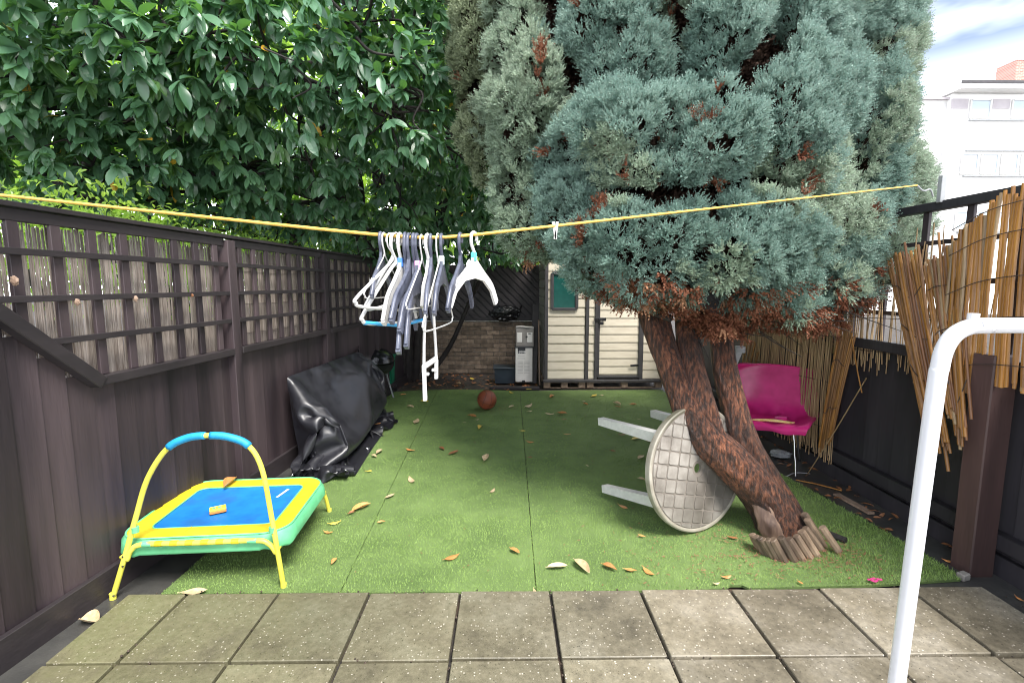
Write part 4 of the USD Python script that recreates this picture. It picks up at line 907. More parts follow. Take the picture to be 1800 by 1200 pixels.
def branchy(mb, a, c, r0, r1, rg, sag=.2):
    m1 = a * .6 + c * .4 + [rg.normal(0, .1), rg.normal(0, .1), sag * .6 + rg.normal(0, .08)]; m2 = a * .25 + c * .75 + [rg.normal(0, .08), rg.normal(0, .08), sag * .5]
    mb.tube(smooth_path([a, m1, m2, c], 18), np.linspace(r0, r1, 19), 7)
rg = np.random.default_rng(5)
tk = MB(); stems = []
for k, (dx, dy, tx, ty, yd, r) in enumerate(((0, 0, 745, 380, 7.4, .10), (.12, .05, 800, 300, 7.2, .07), (-.12, 0, 640, 380, 7.0, .085), (.05, .1, 690, 200, 6.6, .07), (.28, .05, 830, 520, 7.6, .05), (-.05, -.1, 720, 300, 7.0, .06))):
    a = base + [dx, dy, 0]; e = at_y(tx, ty, yd); mid = a * .55 + e * .45 + [rg.normal(0, .08), 0, .1]
    if k == 4: mid = at_y(790, 610, 7.7)
    c = smooth_path([a, mid, e], 24); tk.tube(c, np.linspace(r, r * .6, len(c)), 9); stems.append(e)
obj('trunk', tk, M['dark_bark'], lt, smooth=True)
bm = MB()
for (px, py, yd, r) in BL:
    c = at_y(px, py, yd); a = min(stems, key=lambda s_: np.linalg.norm(s_ - c) + (0 if s_[2] < c[2] + .6 else 1))
    branchy(bm, a, c, .04, .014, rg)
    for _ in range(9):
        u = rg.normal(size=3); u /= np.linalg.norm(u); branchy(bm, c + rg.normal(0, .1, 3), c + u * r * .9, .014, .004, rg, .05)
obj('limbs', bm, M['dark_bark'], lt, smooth=True)

# ---- bright tree beyond, and the hedge behind the fence: far, small leaves
def leafcloud(name, label, cat, blobs, n, L, mat, seed, basep, bare=.5):
    t = thing(name, label, cat, basep); rg = np.random.default_rng(seed); P_, D_ = [], []
    for (c, r, wgt) in blobs:
        k = int(n * wgt); u = rg.normal(size=(k, 3)); u /= np.linalg.norm(u, axis=1, keepdims=True)
        P_.append(np.asarray(c) + u * np.asarray(r) * rg.uniform(bare, 1.05, (k, 1)) * (1 + .5 * (meshkit.fbm(u * 2.5 + np.sum(c), 2, seed)[:, None] - .5))); D_.append(u + rg.normal(0, .6, (k, 3)) + [0, 0, -.2])
    P_, D_ = np.vstack(P_), np.vstack(D_); keep = P_[:, 2] > .2; P_, D_ = P_[keep], D_[keep]
    R = mats_from_dirs(D_, np.array([0, 0, 1.0])[None] + rg.normal(0, .5, D_.shape), rg.normal(0, .5, len(D_)))
    instancer('leaves', t, P_, quat_from_rows(R), rg.uniform(.7, 1.3, len(P_)) * L, [(leaf_v[j], mat) for j in range(2)], np.arange(len(P_)) % 2)
    sm = MB()
    for (c, r, wgt) in blobs:
        g = np.array([c[0], c[1], 0]) * .6 + np.asarray(basep) * .4
        sm.tube(smooth_path([[g[0], g[1], 0], (g + c) / 2, np.asarray(c)], 10), np.linspace(.06, .02, 11), 6)
    obj('stem', sm, M['dark_bark'], t, smooth=True)
hb = []
for k in range(14):
    s_ = 1.0 + k * .42; c = LF(s_, 1.74 + .10 * math.sin(k * 1.7), -.75 - .12 * math.cos(k * 2.1)); hb.append((c, (.5, .5, .42), .071))
leafcloud('hedge', 'bright yellow-green hedge showing over the top of the left fence', 'hedge', hb, 13000, .042, M['lime'], 61, LF(3, 0, -.7))
tb_ = [(at_y(px, py, yd), (1.5, 1.0, 1.3), .11) for px, py, yd in ((100, 250, 9.5), (300, 150, 10), (480, 280, 9.5), (640, 120, 10.5), (760, 250, 10.5), (820, 60, 11), (900, 300, 11), (400, 20, 11), (200, 380, 10), (350, 400, 9.2), (550, 410, 9.8), (700, 390, 10.2), (930, 390, 11.5), (60, 370, 8.8))]
leafcloud('background_tree', 'sunlit lime-green tree seen through gaps between the laurel leaves', 'tree', tb_, 16000, .20, M['lime'], 62, (-3.5, 11.0, 0))

# ================================================================== trampoline and sponge
f1, f2 = at_z(199, 1053), at_z(499, 1036)
e1 = (f2 - f1) / np.linalg.norm(f2 - f1); e2 = np.array([-e1[1], e1[0], 0]); tc_ = (f1 + f2) / 2
def TR(u, v, z): return tc_ + e1 * u + e2 * v + Z3 * z
tr = thing('mini_trampoline', "child's yellow, green and blue trampoline with an arched handle, by the left fence", 'trampoline', TR(0, .4, 0))
def outline(hu, v0, v1, rc, z, n=72, dz=None):
    pts = []; cu, cv = 0, (v0 + v1) / 2; hv = (v1 - v0) / 2
    for sx, sy, a0 in ((1, -1, -90), (1, 1, 0), (-1, 1, 90), (-1, -1, 180)):
        for k in range(n // 4):
            a = math.radians(a0 + 90 * k / (n // 4 - 1))
            pts.append(TR(cu + sx * (hu - rc) + rc * math.cos(a), cv + sy * (hv - rc) + rc * math.sin(a), z))
    return np.array(pts)
def ringmesh(rings):
    n = len(rings[0]); return np.vstack(rings), grid_faces(len(rings), n, wrap=True)
zt = .282
O = [outline(.315, .155, .665, .05, zt - .002), outline(.33, .14, .68, .06, zt + .010), outline(.375, .085, .735, .10, zt + .014), outline(.415, .045, .775, .13, zt + .004)]
obj('pad', MB().add(*ringmesh(O)), M['t_pad'], tr, smooth=True)
SK = [O[3], outline(.432, .028, .792, .14, zt - .02), outline(.44, .02, .80, .15, zt - .07), outline(.428, .032, .788, .14, zt - .085), outline(.40, .06, .76, .12, zt - .02)]
rg = np.random.default_rng(4)
wob = np.array([math.sin(k * .9) * .006 + math.sin(k * .37 + 1) * .006 for k in range(len(O[0]))])
SK[2][:, 2] += wob; SK[3][:, 2] += wob
obj('skirt', MB().add(*ringmesh(SK)), M['t_green'], tr, smooth=60)
obj('piping', MB().tube(np.vstack([O[3], O[3][:1]]) + [0, 0, .002], .005, 6), M['t_green'], tr, smooth=True)
obj('inner_piping', MB().tube(np.vstack([O[0], O[0][:1]]) + [0, 0, .004], .004, 6), M['t_green'], tr, smooth=True)
for side in range(4):   # stitched joins across the pad
    for k in (.33, .66):
        i = int(side * 18 + 17 + 0); a, b = O[1][i % 72], O[1][(i + 1) % 72]; c, d = O[2][i % 72], O[2][(i + 1) % 72]
        p, q = a * (1 - k) + b * k, c * (1 - k) + d * k
        obj('pad_seam', MB().bar(p + [0, 0, .002], q + [0, 0, .002], .004, .002, Z3), M['t_pad'], tr)
ctr = O[0].mean(0); ring2 = (O[0] + ctr) / 2 - [0, 0, .006]
obj('mat', MB().add(*ringmesh([ring2, O[0]])).add(np.vstack([ring2, ctr - [0, 0, .009]]), np.array([[i, (i + 1) % 72, 72] for i in range(72)])), M['t_blue'], tr, smooth=True)
p0, p1 = TR(.205, .50, zt - .0015), TR(.232, .615, zt - .0015)
mk = obj('printed_strip', MB().bar(p0, p1, .014, .0022, np.cross(Z3, p1 - p0)), M['paper'], tr)
for k in range(9):
    c = p0 * (1 - (.1 + k * .075)) + p1 * (.1 + k * .075) + [0, 0, .0016]
    obj('printed_letter', MB().bar(c - e1 * (.004 - .001 * (k % 3)), c + e1 * .004, .003, .001, np.cross(Z3, e1)), M['t_blue'], mk)
pln = lambda px, py: at_plane(px, py, tc_, e2)
arch = smooth_path([f1 + [0, 0, .012], pln(219, 980), pln(238, 912), pln(259, 842), pln(292, 790), pln(327, 770), pln(365, 765), pln(403, 768), pln(438, 784), pln(461, 826), pln(478, 912), pln(489, 975), f2 + [0, 0, .012]], 96)
obj('handle_frame', MB().tube(arch, .0125, 12), M['t_yellow'], tr, smooth=True)
xa = project(arch)[:, 0]; za = arch[:, 2]
hi = za > pln(292, 790)[2]
for lo_, hi_ in ((0, 361), (369, 9999)):
    idx = np.nonzero(hi & (xa > lo_) & (xa < hi_))[0]; obj('foam_sleeve', MB().tube(arch[idx], .0185, 14), M['t_foam'], tr, smooth=True)
obj('front_bar', MB().tube(smooth_path([pln(222, 985), pln(230, 967), pln(252, 957), pln(350, 954), pln(448, 950), pln(472, 956), pln(485, 972)], 40) + e2 * .004, .0125, 12), M['t_yellow'], tr, smooth=True)
obj('bar_tape', MB().tube([pln(250, 957) + e2 * .004, pln(266, 956.5) + e2 * .004], .0132, 12), M['t_green'], tr, smooth=30)
obj('bar_tape', MB().tube([pln(435, 950.8) + e2 * .004, pln(451, 950.2) + e2 * .004], .0132, 12), M['t_green'], tr, smooth=30)
for k in range(6):
    a = pln(272 + k * 27, 956 - .9 * k) + e2 * .004; obj('elastic_loop', MB().tube([a, a + e1 * .035], .0140, 10), M['t_pad'], tr, smooth=30)
ub = smooth_path([TR(-.41, .84, .012), TR(-.395, .80, .15), TR(-.36, .77, .19), TR(0, .765, .195), TR(.36, .77, .19), TR(.395, .80, .15), TR(.41, .84, .012)], 48)
obj('back_leg_frame', MB().tube(ub, .0125, 12), M['t_yellow'], tr, smooth=True)
for sx in (-1, 1): obj('side_bar', MB().tube([TR(sx * .375, .03, .2), TR(sx * .375, .77, .195)], .011, 10), M['t_yellow'], tr, smooth=True)
for p in (f1, f2, TR(-.41, .84, 0), TR(.41, .84, 0)): obj('foot_cap', MB().tube([p + [0, 0, .003], p + [0, 0, .035]], .0148, 12), M['t_yellow'], tr, smooth=30)
for px, py in ((238, 930), (479, 930)):
    p = pln(px, py); obj('strap', MB().tube([p - e1 * .001 + Z3 * -.014, p + Z3 * .014], .0165, 12), M['t_green'], tr, smooth=30)
for px, py in ((203, 1043), (219, 992), (219, 975)):
    p = pln(px, py) - e2 * .0125; obj('bolt', MB().tube([p, p - e2 * .004], .005, 8), M['chrome'], tr)
c = TR(-.055, .335, zt - .004)
sp = thing('sponge', 'small yellow and orange sponge block lying on the blue trampoline mat', 'sponge', c)
Rs = rotz(.55)
obj('scourer', MB().box(c + [0, 0, .010], (.082, .052, .016), .003, Rs), M['orange'], sp)
obj('foam', MB().box(c + [0, 0, .023], (.082, .052, .010), .003, Rs), M['lemon'], sp)
for dx in (-.018, .01): obj('print_mark', MB().box(c + Rs @ np.array([dx, 0, .0285]), (.016, .02, .001), 0, Rs), M['t_green'], sp)

# ================================================================== things under and beside the tarpaulin
def drape(cx, cy, nx_, ny_, h, caps, steps=330, seed=1, zstart=1.12):
    rg = np.random.default_rng(seed)
    gx, gy = np.meshgrid((np.arange(nx_) - (nx_ - 1) / 2) * h, (np.arange(ny_) - (ny_ - 1) / 2) * h, indexing='ij')
    X_, Y_ = cx + gx, cy + gy
    ax, ay, by = np.maximum(0, X_ + 1.58), np.maximum(0, 3.93 - Y_), np.maximum(0, Y_ - 5.35)
    p = np.stack([X_ - .78 * ax + (Y_ + ay - 4.0) * math.tan(FA), Y_ + .78 * ay - .78 * by, zstart - .93 * np.maximum(np.maximum(ax, ay), by) + .006 * rg.normal(size=gx.shape)], -1); q = p.copy()
    def sl(n, d, par, step):      # start and end slices of pairs (k, k + d), every STEP-th
        return slice(par, n - d, step), slice(par + d, n, step)
    cons = []
    full = lambda n: (slice(0, n), slice(0, n))
    for par in (0, 1):
        a, b = sl(nx_, 1, par, 2); cons.append((a, slice(None), b, slice(None), h, 1.0))
        a, b = sl(ny_, 1, par, 2); cons.append((slice(None), a, slice(None), b, h, 1.0))
        a, b = sl(nx_, 1, par, 2); cons.append((a, slice(0, ny_ - 1), b, slice(1, ny_), h * 1.41421, 1.0)); cons.append((a, slice(1, ny_), b, slice(0, ny_ - 1), h * 1.41421, 1.0))
    for par in (0, 1, 2, 3):
        a, b = sl(nx_, 2, par, 4); cons.append((a, slice(None), b, slice(None), 2 * h, .12))
        a, b = sl(ny_, 2, par, 4); cons.append((slice(None), a, slice(None), b, 2 * h, .12))
    A = np.array([c[0] for c in caps], float); B = np.array([c[1] for c in caps], float); Rr = np.array([c[2] for c in caps], float)
    pin0 = p[0, :, :2].copy()
    for st in range(steps):
        v = (p - q) * .96; q = p.copy(); p = p + v; p[..., 2] -= .0008
        for it in range(12):
            for (a, c, b, d_, L, kk) in cons:
                d = p[b, d_] - p[a, c]; l = np.sqrt((d * d).sum(-1, keepdims=True)) + 1e-9; d *= (l - L) / l * (.5 * kk)
                p[a, c] += d; p[b, d_] -= d
            if it % 4 == 3:
                hit = np.zeros(p.shape[:2], bool)
                for a, b, r in zip(A, B, Rr):
                    ab = b - a; t = np.clip(((p - a) @ ab) / (ab @ ab + 1e-9), 0, 1); near = a + t[..., None] * ab; d = p - near; l = np.linalg.norm(d, axis=-1)
                    k = l < r
                    if k.any(): p[k] = near[k] + d[k] / (l[k][:, None] + 1e-9) * r; hit |= k
                lo = p[..., 2] < .022; p[..., 2] = np.where(lo, .022, p[..., 2]); hit |= lo
                s_ = (p - F0) @ FN; k = s_ < .05; p[k] += FN * (.05 - s_[k])[:, None]
                p[hit, :2] = q[hit, :2] * .85 + p[hit, :2] * .15; q[hit] = q[hit] * .3 + p[hit] * .7
                pin = p[0, 24:]; pin[:, :2] = pin0[24:]; pin[:, 2] = max(.80, zstart - .32 * st / (steps * .4)); p[0, 24:] = pin; q[0, 24:] = pin
    return p
CAPS = [((-1.735, 3.98, .97), (-1.40, 3.93, .27), .045), ((-1.735, 3.98, .96), (-1.78, 4.55, .76), .05), ((-1.58, 4.84, .2), (-1.56, 4.86, .86), .05), ((-1.68, 4.96, .5), (-1.63, 5.0, .5), .21), ((-1.62, 4.15, .12), (-1.60, 4.6, .2), .16), ((-1.60, 5.2, .2), (-1.62, 5.40, .5), .17),
        ((-1.78, 4.55, .76), (-1.72, 4.9, .84), .06), ((-1.56, 4.88, .84), (-1.71, 5.28, .78), .05)]
TPN = (32, 72)
tp_ = drape(-1.83 + .64, 4.42, *TPN, .040, CAPS)
tl = thing('tarpaulin', 'black tarpaulin draped in peaks over garden things by the left fence', 'tarpaulin', (-1.6, 4.5, 0))
v, f = tp_.reshape(-1, 3), grid_faces(*TPN)
tmesh = trimesh.Trimesh(v, np.vstack([f[:, [0, 1, 2]], f[:, [0, 2, 3]]]), process=False)
nv, nf = trimesh.remesh.subdivide_loop(tmesh.vertices, tmesh.faces, iterations=1)
obj('sheet', (nv, nf), M['tarp'], tl, smooth=True)
tn = np.cross(np.gradient(tp_, axis=0), np.gradient(tp_, axis=1)); tn /= np.linalg.norm(tn, axis=2, keepdims=True)
edge_i = [(k, 1) for k in range(3, TPN[0] - 1, 9)] + [(TPN[0] - 2, k) for k in range(8, TPN[1], 14)]
for (i, j) in edge_i:
    n = tn[i, j] * (1 if tn[i, j] @ (EYE - tp_[i, j]) > 0 else -1); p = tp_[i, j] + n * .004
    a = np.cross(n, [0.3, .5, 1]); a /= np.linalg.norm(a); b = np.cross(n, a); th = np.linspace(0, 2 * PI, 19)
    obj('eyelet', MB().tube(p + (np.cos(th)[:, None] * a + np.sin(th)[:, None] * b) * .017, .0042, 6), M['chrome'], tl, smooth=True)
sb_ = at_z(650, 768)
st_ = thing('black_stand', 'black metal stand with splayed feet poking out under the tarpaulin', 'stand', sb_)
obj('pole', MB().tube([sb_ + [0, 0, .05], sb_ + [-.02, .02, .42]], .011, 8), M['black_plastic'], st_, smooth=True)
for a in (-.1, -1.0, 2.6, 1.4):
    d = np.array([math.cos(a), math.sin(a), 0]); obj('foot', MB().tube(smooth_path([sb_ + [0, 0, .07], sb_ + d * .06 + [0, 0, .05], sb_ + d * .125 + [0, 0, .012]], 8), .009, 7), M['black_plastic'], st_, smooth=True)
    obj('rubber_tip', MB().tube([sb_ + d * .115 + [0, 0, .014], sb_ + d * .145 + [0, 0, .013]], .0125, 8), M['black_plastic'], st_, smooth=30)
kc = at_y(657, 633, 6.4); kc = np.array([kc[0], 6.4, 0])
kb = thing('kettle_barbecue', 'shiny black kettle barbecue behind the tarpaulin, beside the green caddy', 'barbecue', kc)
prof = [(.0, .72)] + [(.27 * math.sin(a), .545 + .185 * math.cos(a)) for a in np.linspace(.15, PI / 2, 9)] + [(.275, .54), (.265, .53), (0.0, .53)]
m = trimesh.creation.revolve(np.array(prof)[::-1], sections=36); m.apply_translation(kc); obj('lid', m, M['black_gloss'], kb, smooth=40)
prof = [(0, .33)] + [(.265 * math.sin(a), .52 - .19 * math.cos(a)) for a in np.linspace(.15, PI / 2, 8)] + [(.0, .525)]
m = trimesh.creation.revolve(np.array(prof), sections=36); m.apply_translation(kc); obj('bowl', m, M['black_gloss'], kb, smooth=40)
obj('lid_handle', MB().tube(smooth_path([kc + [-.06, -.02, .715], kc + [-.05, -.03, .775], kc + [.05, -.03, .775], kc + [.06, -.02, .715]], 12), .011, 8), M['silver'], kb, smooth=True)
for a in (.6, 2.6, 4.7):
    d = np.array([math.cos(a), math.sin(a), 0]); obj('leg', MB().tube([kc + d * .16 + [0, 0, .38], kc + d * .26 + [0, 0, .01]], .011, 8), M['silver'], kb, smooth=True)
for x in (-.08, .10): obj('vent', MB().tube([kc + [x, -.245, .60], kc + [x, -.257, .602]], .035, 14), M['chrome'], kb, smooth=30)
gb = at_z(678, 693)
gn = thing('green_caddy', 'green plastic caddy on a small black wheeled base beside the barbecue', 'caddy', gb + [0, .12, 0])
gx, gy = gb[0] - .03, gb[1] + .14
obj('body', tapered((gx, gy, .10), .20, .20, .245, .235, .43), M['green_bin'], gn)
obj('rim', MB().box((gx, gy, .535), (.27, .26, .022), .006), M['green_bin'], gn)
obj('latch', MB().box((gx + .03, gy - .125, .50), (.06, .016, .05), .004), M['green_bin'], gn)
obj('base', MB().box((gx, gy, .075), (.27, .26, .04), .006), M['black_plastic'], gn)
for sx in (-.12, .125):
    for sy in (-.11, .11): obj('wheel', MB().tube([(gx + sx - .012, gy + sy, .032), (gx + sx + .012, gy + sy, .032)], .032, 14), M['black_plastic'], gn, smooth=30)
obj('rod', MB().tube([(gx - .09, gy - .15, .43), (gx + .10, gy - .16, .05)], .006, 6), M['silver'], gn)

# ================================================================== ball, table, log edging, chair
bc = at_z(856, 721); bc[2] = .121 + .016; R_b = .121
bl = thing('basketball', 'worn brown basketball on the turf near the back of the lawn', 'ball', bc - [0, 0, R_b])
m = trimesh.creation.icosphere(4, R_b); m.apply_translation(bc); obj('cover', m, M['ball'], bl, smooth=True)
rb = trimesh.transformations.euler_matrix(.35, .25, .5)[:3, :3]
th = np.linspace(0, 2 * PI, 61)
loops = [np.stack([np.cos(th), np.sin(th), 0 * th], 1), np.stack([0 * th, np.cos(th), np.sin(th)], 1)]
for sg in (-1, 1):
    q = np.stack([sg * (.62 + .0 * th), .78 * np.cos(th), .78 * np.sin(th)], 1); q[:, 0] = sg * (.60 + .16 * np.cos(2 * th)); loops.append(q / np.linalg.norm(q, axis=1, keepdims=True))
for q in loops: obj('seam', MB().tube((q / np.linalg.norm(q, axis=1, keepdims=True) * (R_b - .0005)) @ rb.T + bc, .0022, 5, False), M['seam'], bl, smooth=True)

ta = math.radians(25); tilt = .13
tn_ = np.array([math.sin(ta) * math.cos(tilt), -math.cos(ta) * math.cos(tilt), math.sin(tilt)]); tu = np.array([math.cos(ta), math.sin(ta), 0]); tv = np.cross(tn_, tu)
RT = .395
tcen = np.array([1.225, 2.865, 0]) + tv * RT; tcen[2] = RT * tv[2] + .022
def TB(p): p = np.asarray(p, float); return tcen + p[..., :1] * tu + p[..., 1:2] * tv + p[..., 2:3] * tn_
tbt = thing('garden_table', 'round dirty white plastic table tipped on its edge behind the leaning trunk', 'table', (tcen[0], tcen[1], .016))
prof = [(.030, -.016), (.030, .0), (.048, .002), (.370, .002), (.376, .007), (.386, .008), (.393, .003), (.395, -.010), (.392, -.036), (.386, -.036), (.382, -.014), (.03, -.016)]
th = np.linspace(0, 2 * PI, 73)[:-1]
def spin(pr): 
    pr = np.array(pr); return np.stack([np.outer(pr[:, 0], np.cos(th)), np.outer(pr[:, 0], np.sin(th)), np.repeat(pr[:, 1:], len(th), 1)], -1).reshape(-1, 3), grid_faces(len(pr), len(th), wrap=True)
v, f = spin(prof[:4] + prof[-2:]); v2, f2_ = spin(prof[3:11])
obj('top', MB().add(TB(v), f), M['table_dirt'], tbt, smooth=30)
obj('rim', MB().add(TB(v2), f2_), M['rim'], tbt, smooth=40)
gr = math.radians(-14); disc = Point(0, 0).buffer(.364, 48).difference(Point(0, 0).buffer(.052, 24))
for i in range(-5, 5):
    for j in range(-5, 5):
        sq = affinity.rotate(sbox(i * .084 + .005, j * .084 + .005, i * .084 + .079, j * .084 + .079).buffer(-.01).buffer(.01, 4), gr, origin=(0, 0), use_radians=True).intersection(disc)
        for g in getattr(sq, 'geoms', [sq]):
            if g.is_empty or g.area < 2e-4: continue
            g = g.simplify(.0012)
            v, f = arr(prism(g, .001, .0062)); obj('raised_square', (TB(v), f), M['table'], tbt)
for a in (45, 135, 225, 315):
    lu, lv = .33 * math.cos(math.radians(a)), .33 * math.sin(math.radians(a)); q0 = np.array([lu * .86, lv * .86, -.014]); q1 = np.array([lu * 1.05, lv * 1.05, -.66])
    mb = MB(); ring = []
    for q, w in ((q0, .034), (q1, .026)):
        ring += [q + [sx * w, sy * w, 0] for sx, sy in ((-1, -1), (1, -1), (1, 1), (-1, 1))]
    ring = np.array(ring); hull = trimesh.convex.convex_hull(ring)
    fl = MB().mesh(hull)
    obj('leg', (TB(fl.get()[0]), fl.get()[1]), M['white_plastic'], tbt)

le = thing('log_edging', 'ring of short half-log stakes around the base of the leaning trunk', 'edging', at_z(1390, 980))
rg = np.random.default_rng(6)
for (bx_, by_, tx_, ty_) in ((1345, 974, 1328, 942), (1353, 978, 1334, 944), (1361, 981, 1340, 947), (1368, 984, 1348, 947), (1378, 986, 1357, 947), (1396, 986, 1372, 944), (1410, 984, 1386, 946), (1424, 981, 1399, 941), (1436, 977, 1408, 933), (1445, 968, 1415, 927), (1448, 960, 1418, 912), (1443, 950, 1413, 903), (1335, 966, 1322, 938)):
    a = at_z(bx_, by_, .012); b = at_y(tx_, ty_, a[1] + .02); r = .0225 * rg.uniform(.9, 1.1)
    obj('stake', MB().tube([a - (b - a) * .15, a, b - (b - a) * .04, b], [r, r, r, r * .86], 9), M['log'], le, smooth=30)
for (bx_, by_, tx_, ty_, lab) in ((1474, 968, 1445, 926, 'single pale half-log stake leaning apart, right of the log edging'), (1452, 936, 1487, 950, 'dark half-log stake lying flat on the turf right of the edging')):
    a = at_z(bx_, by_, .03); b = at_y(tx_, ty_, a[1] + .03) if by_ > ty_ else at_z(tx_, ty_, .03)
    obj('loose_stake', MB().tube([a, b], .021, 9), M['log' if by_ > ty_ else 'dark_bark'], smooth=30, label=lab, cat='stake')
v = []; rg = np.random.default_rng(9)
mb = MB()
for k in range(1500):
    a = rg.random(); 
    if a < .55: c = np.array([1.70 + rg.normal(0, .22), 2.62 + rg.normal(0, .12)])
    elif a < .8: c = np.array([1.25 + rg.normal(0, .3), 2.6 + rg.normal(0, .2)])
    elif a < .9: c = np.array([-.1 + rg.normal(0, .16), 5.95 + rg.normal(0, .16)])
    else: c = np.array([rg.uniform(-1.5, 2.2), rg.uniform(2.35, 6.5)])
    if not turf_poly.contains(Point(c)): continue
    L = rg.uniform(.006, .022); d = rg.normal(size=3) * [1, 1, .15]; d /= np.linalg.norm(d); w = np.cross(d, [0, 0, 1]) * .0016
    p = np.array([*c, .029]); mb.add(np.array([p - w, p + w, p + d * L + w, p + d * L - w + [0, 0, .003]]), np.array([[0, 1, 2, 3]]))
obj('needle_litter', mb, M['needle'], label='scattered brown cypress needles on the turf around the trunk', cat='litter', kind='stuff')

cf = np.array([-.62, -.785, 0]); cr_ = np.array([.785, -.62, 0]); cc = np.array([2.30, 4.08, 0])
def CH(x, y, z): return cc + cr_ * x - cf * y + Z3 * z
ch = thing('bucket_chair', 'magenta vinyl bucket chair with torn seat and thin metal legs, beneath the cypress', 'chair', cc)
prof = np.array([(-.255, .355), (-.262, .385), (-.245, .408), (-.20, .416), (-.10, .405), (.0, .395), (.10, .395), (.165, .410), (.215, .450), (.245, .51), (.268, .60), (.288, .70), (.306, .79), (.314, .83)])
pr2 = smooth_path(np.column_stack([prof, np.zeros(len(prof))]), 52)[:, :2]
n_, m_ = len(pr2), 29; sv = np.linspace(-1, 1, m_)
G = np.zeros((n_, m_, 3))
for i, (y, z) in enumerate(pr2):
    t = i / (n_ - 1); hw = .315 + .05 * np.clip((t - .35) / .5, 0, 1) - .02 * (1 - np.clip(t / .15, 0, 1))
    hw *= 1 - .16 * np.clip((t - .86) / .14, 0, 1) ** 2
    e = np.abs(sv) ** 4; bk = np.clip((t - .5) / .3, 0, 1)
    dent = .012 * np.exp(-((sv - .05) ** 2) / .01) * np.exp(-((t - .55) ** 2) / .004)
    x = sv * hw; yy = y - bk * .085 * np.abs(sv) ** 3 + dent; zz = z + (1 - bk) * (.055 * e) * np.clip(t / .2, .2, 1) - bk * np.where(t > .9, .018 * np.abs(sv) ** 2, 0) + .006 * np.sin(sv * 9 + t * 14) * (1 - bk) - dent * 2
    G[i] = np.stack([x, yy, zz], 1)
v = np.array([CH(*p) for p in G.reshape(-1, 3)])
obj('shell', thicken(v, None, n_, m_, -.022), M['magenta'], ch, smooth=50)
ts = np.linspace(0, 1, 20); tear = np.array([CH(-.10 + .30 * t, -.225 + .03 * math.sin(3 * t) + .10 * t * t * t, .424 + .012 * math.sin(PI * t)) for t in ts])
mb = MB(); w = .006 + .022 * np.sin(PI * ts) ** .7
a = tear - cf * w[:, None] * -1.0; b = tear - cf * w[:, None] * 1.0 + [0, 0, .004]
vv = np.stack([a, (a + b) / 2 + [0, 0, .007], b], 1).reshape(-1, 3); mb.add(*thicken(vv, None, 20, 3, .01)); obj('torn_foam', mb, M['foam'], ch, smooth=True)
fl = np.array([CH(.05 + .09 * a_, -.13 + .05 * b_, .418 + .03 * b_ + .012 * a_) for a_ in np.linspace(0, 1, 4) for b_ in np.linspace(0, 1, 4)]); obj('torn_flap', thicken(fl, None, 4, 4, .004), M['magenta'], ch, smooth=True)
obj('top_piping', MB().tube(v.reshape(n_, m_, 3)[-1], .007, 6), M['magenta'], ch, smooth=True)
for sx, sy, ex, ey in ((-.20, -.17, -.25, -.24), (.20, -.17, .25, -.24), (-.18, .14, -.22, .22), (.18, .14, .22, .22)):
    obj('leg', MB().tube([CH(sx, sy, .385), CH(ex, ey, .012)], .0065, 8), M['chrome'], ch, smooth=True)
    obj('foot_tip', MB().tube([CH(ex, ey, .02), CH(ex, ey, .002)], .009, 8), M['black_plastic'], ch, smooth=30)
wc = at_z(1372, 803, .01)
wt = blob(wc + [0, 0, .03], (.085, .06, .032), 5, .5, 3); obj('crumpled_wrapper', wt, M['silver'], label='crumpled grey wrapper on the dark ground beneath the pink chair', cat='wrapper', smooth=40)

# small things about the cypress
lb = at_y(1240, 527, 2.98); lbx = thing('floodlight', 'black mesh-fronted lamp box hidden under the cypress crown above the stems', 'lamp', lb)
RL = trimesh.transformations.euler_matrix(.5, .55, .35)[:3, :3]
obj('housing', MB().box(lb, (.20, .12, .11), .012, RL), M['black_plastic'], lbx); obj('mesh_front', MB().box(lb + RL @ np.array([0, -.062, 0]), (.18, .006, .09), .002, RL), M['lamp_black'], lbx)
a, b = at_y(1283, 655, 3.45), at_y(1300, 614, 3.45); obj('grey_bar', MB().bar(a, b, .03, .045, [0, 1, 0], .004).box(b, (.07, .05, .05), .006), M['silver'], label='grey metal bar showing behind the right-hand stem of the cypress', cat='bar')
pA, pB = at_z(1470, 868, .012), at_z(1532, 902, .012); obj('loose_batten', MB().bar(pA, pB, .05, .015, np.cross(Z3, pB - pA), .002), M['cutwood'], label='pale flat batten lying on the ground along the right turf edge', cat='batten')
pA, pB = at_z(1399, 843, .012), at_z(1480, 862, .012); obj('loose_cane', MB().tube(smooth_path([pA, (pA + pB) / 2 + [0, .02, 0], pB], 8), .005, 6), M['cane0'], smooth=True, label='thin orange cane lying on the ground behind the pale batten', cat='cane')
pA, pB = at_z(1380, 838, .012), at_z(1424, 832, .012); obj('loose_cane', MB().tube(smooth_path([pA, (pA + pB) / 2 + [0, .03, .01], pB], 8), .004, 6), M['silver'], smooth=True, label='bent grey stick lying on the dark ground by the chair leg', cat='stick')
pk = at_z(1537, 1020, .03); mb = MB()
for k in range(9): mb.mesh(trimesh.Trimesh(*blob(pk + [rng.normal(0, .018), rng.normal(0, .010), .004], (.009, .007, .004), k, .4, 1)))
obj('fallen_flower', mb, M['flower'], label='crushed pink flower on the turf edge just left of the white pole', cat='flower')
obj('brick_piece', MB().box(at_z(1693, 1012, .02), (.055, .04, .04), .006, rotz(.3)), M['stone'], label='small stone block at the right front corner of the turf', cat='stone')

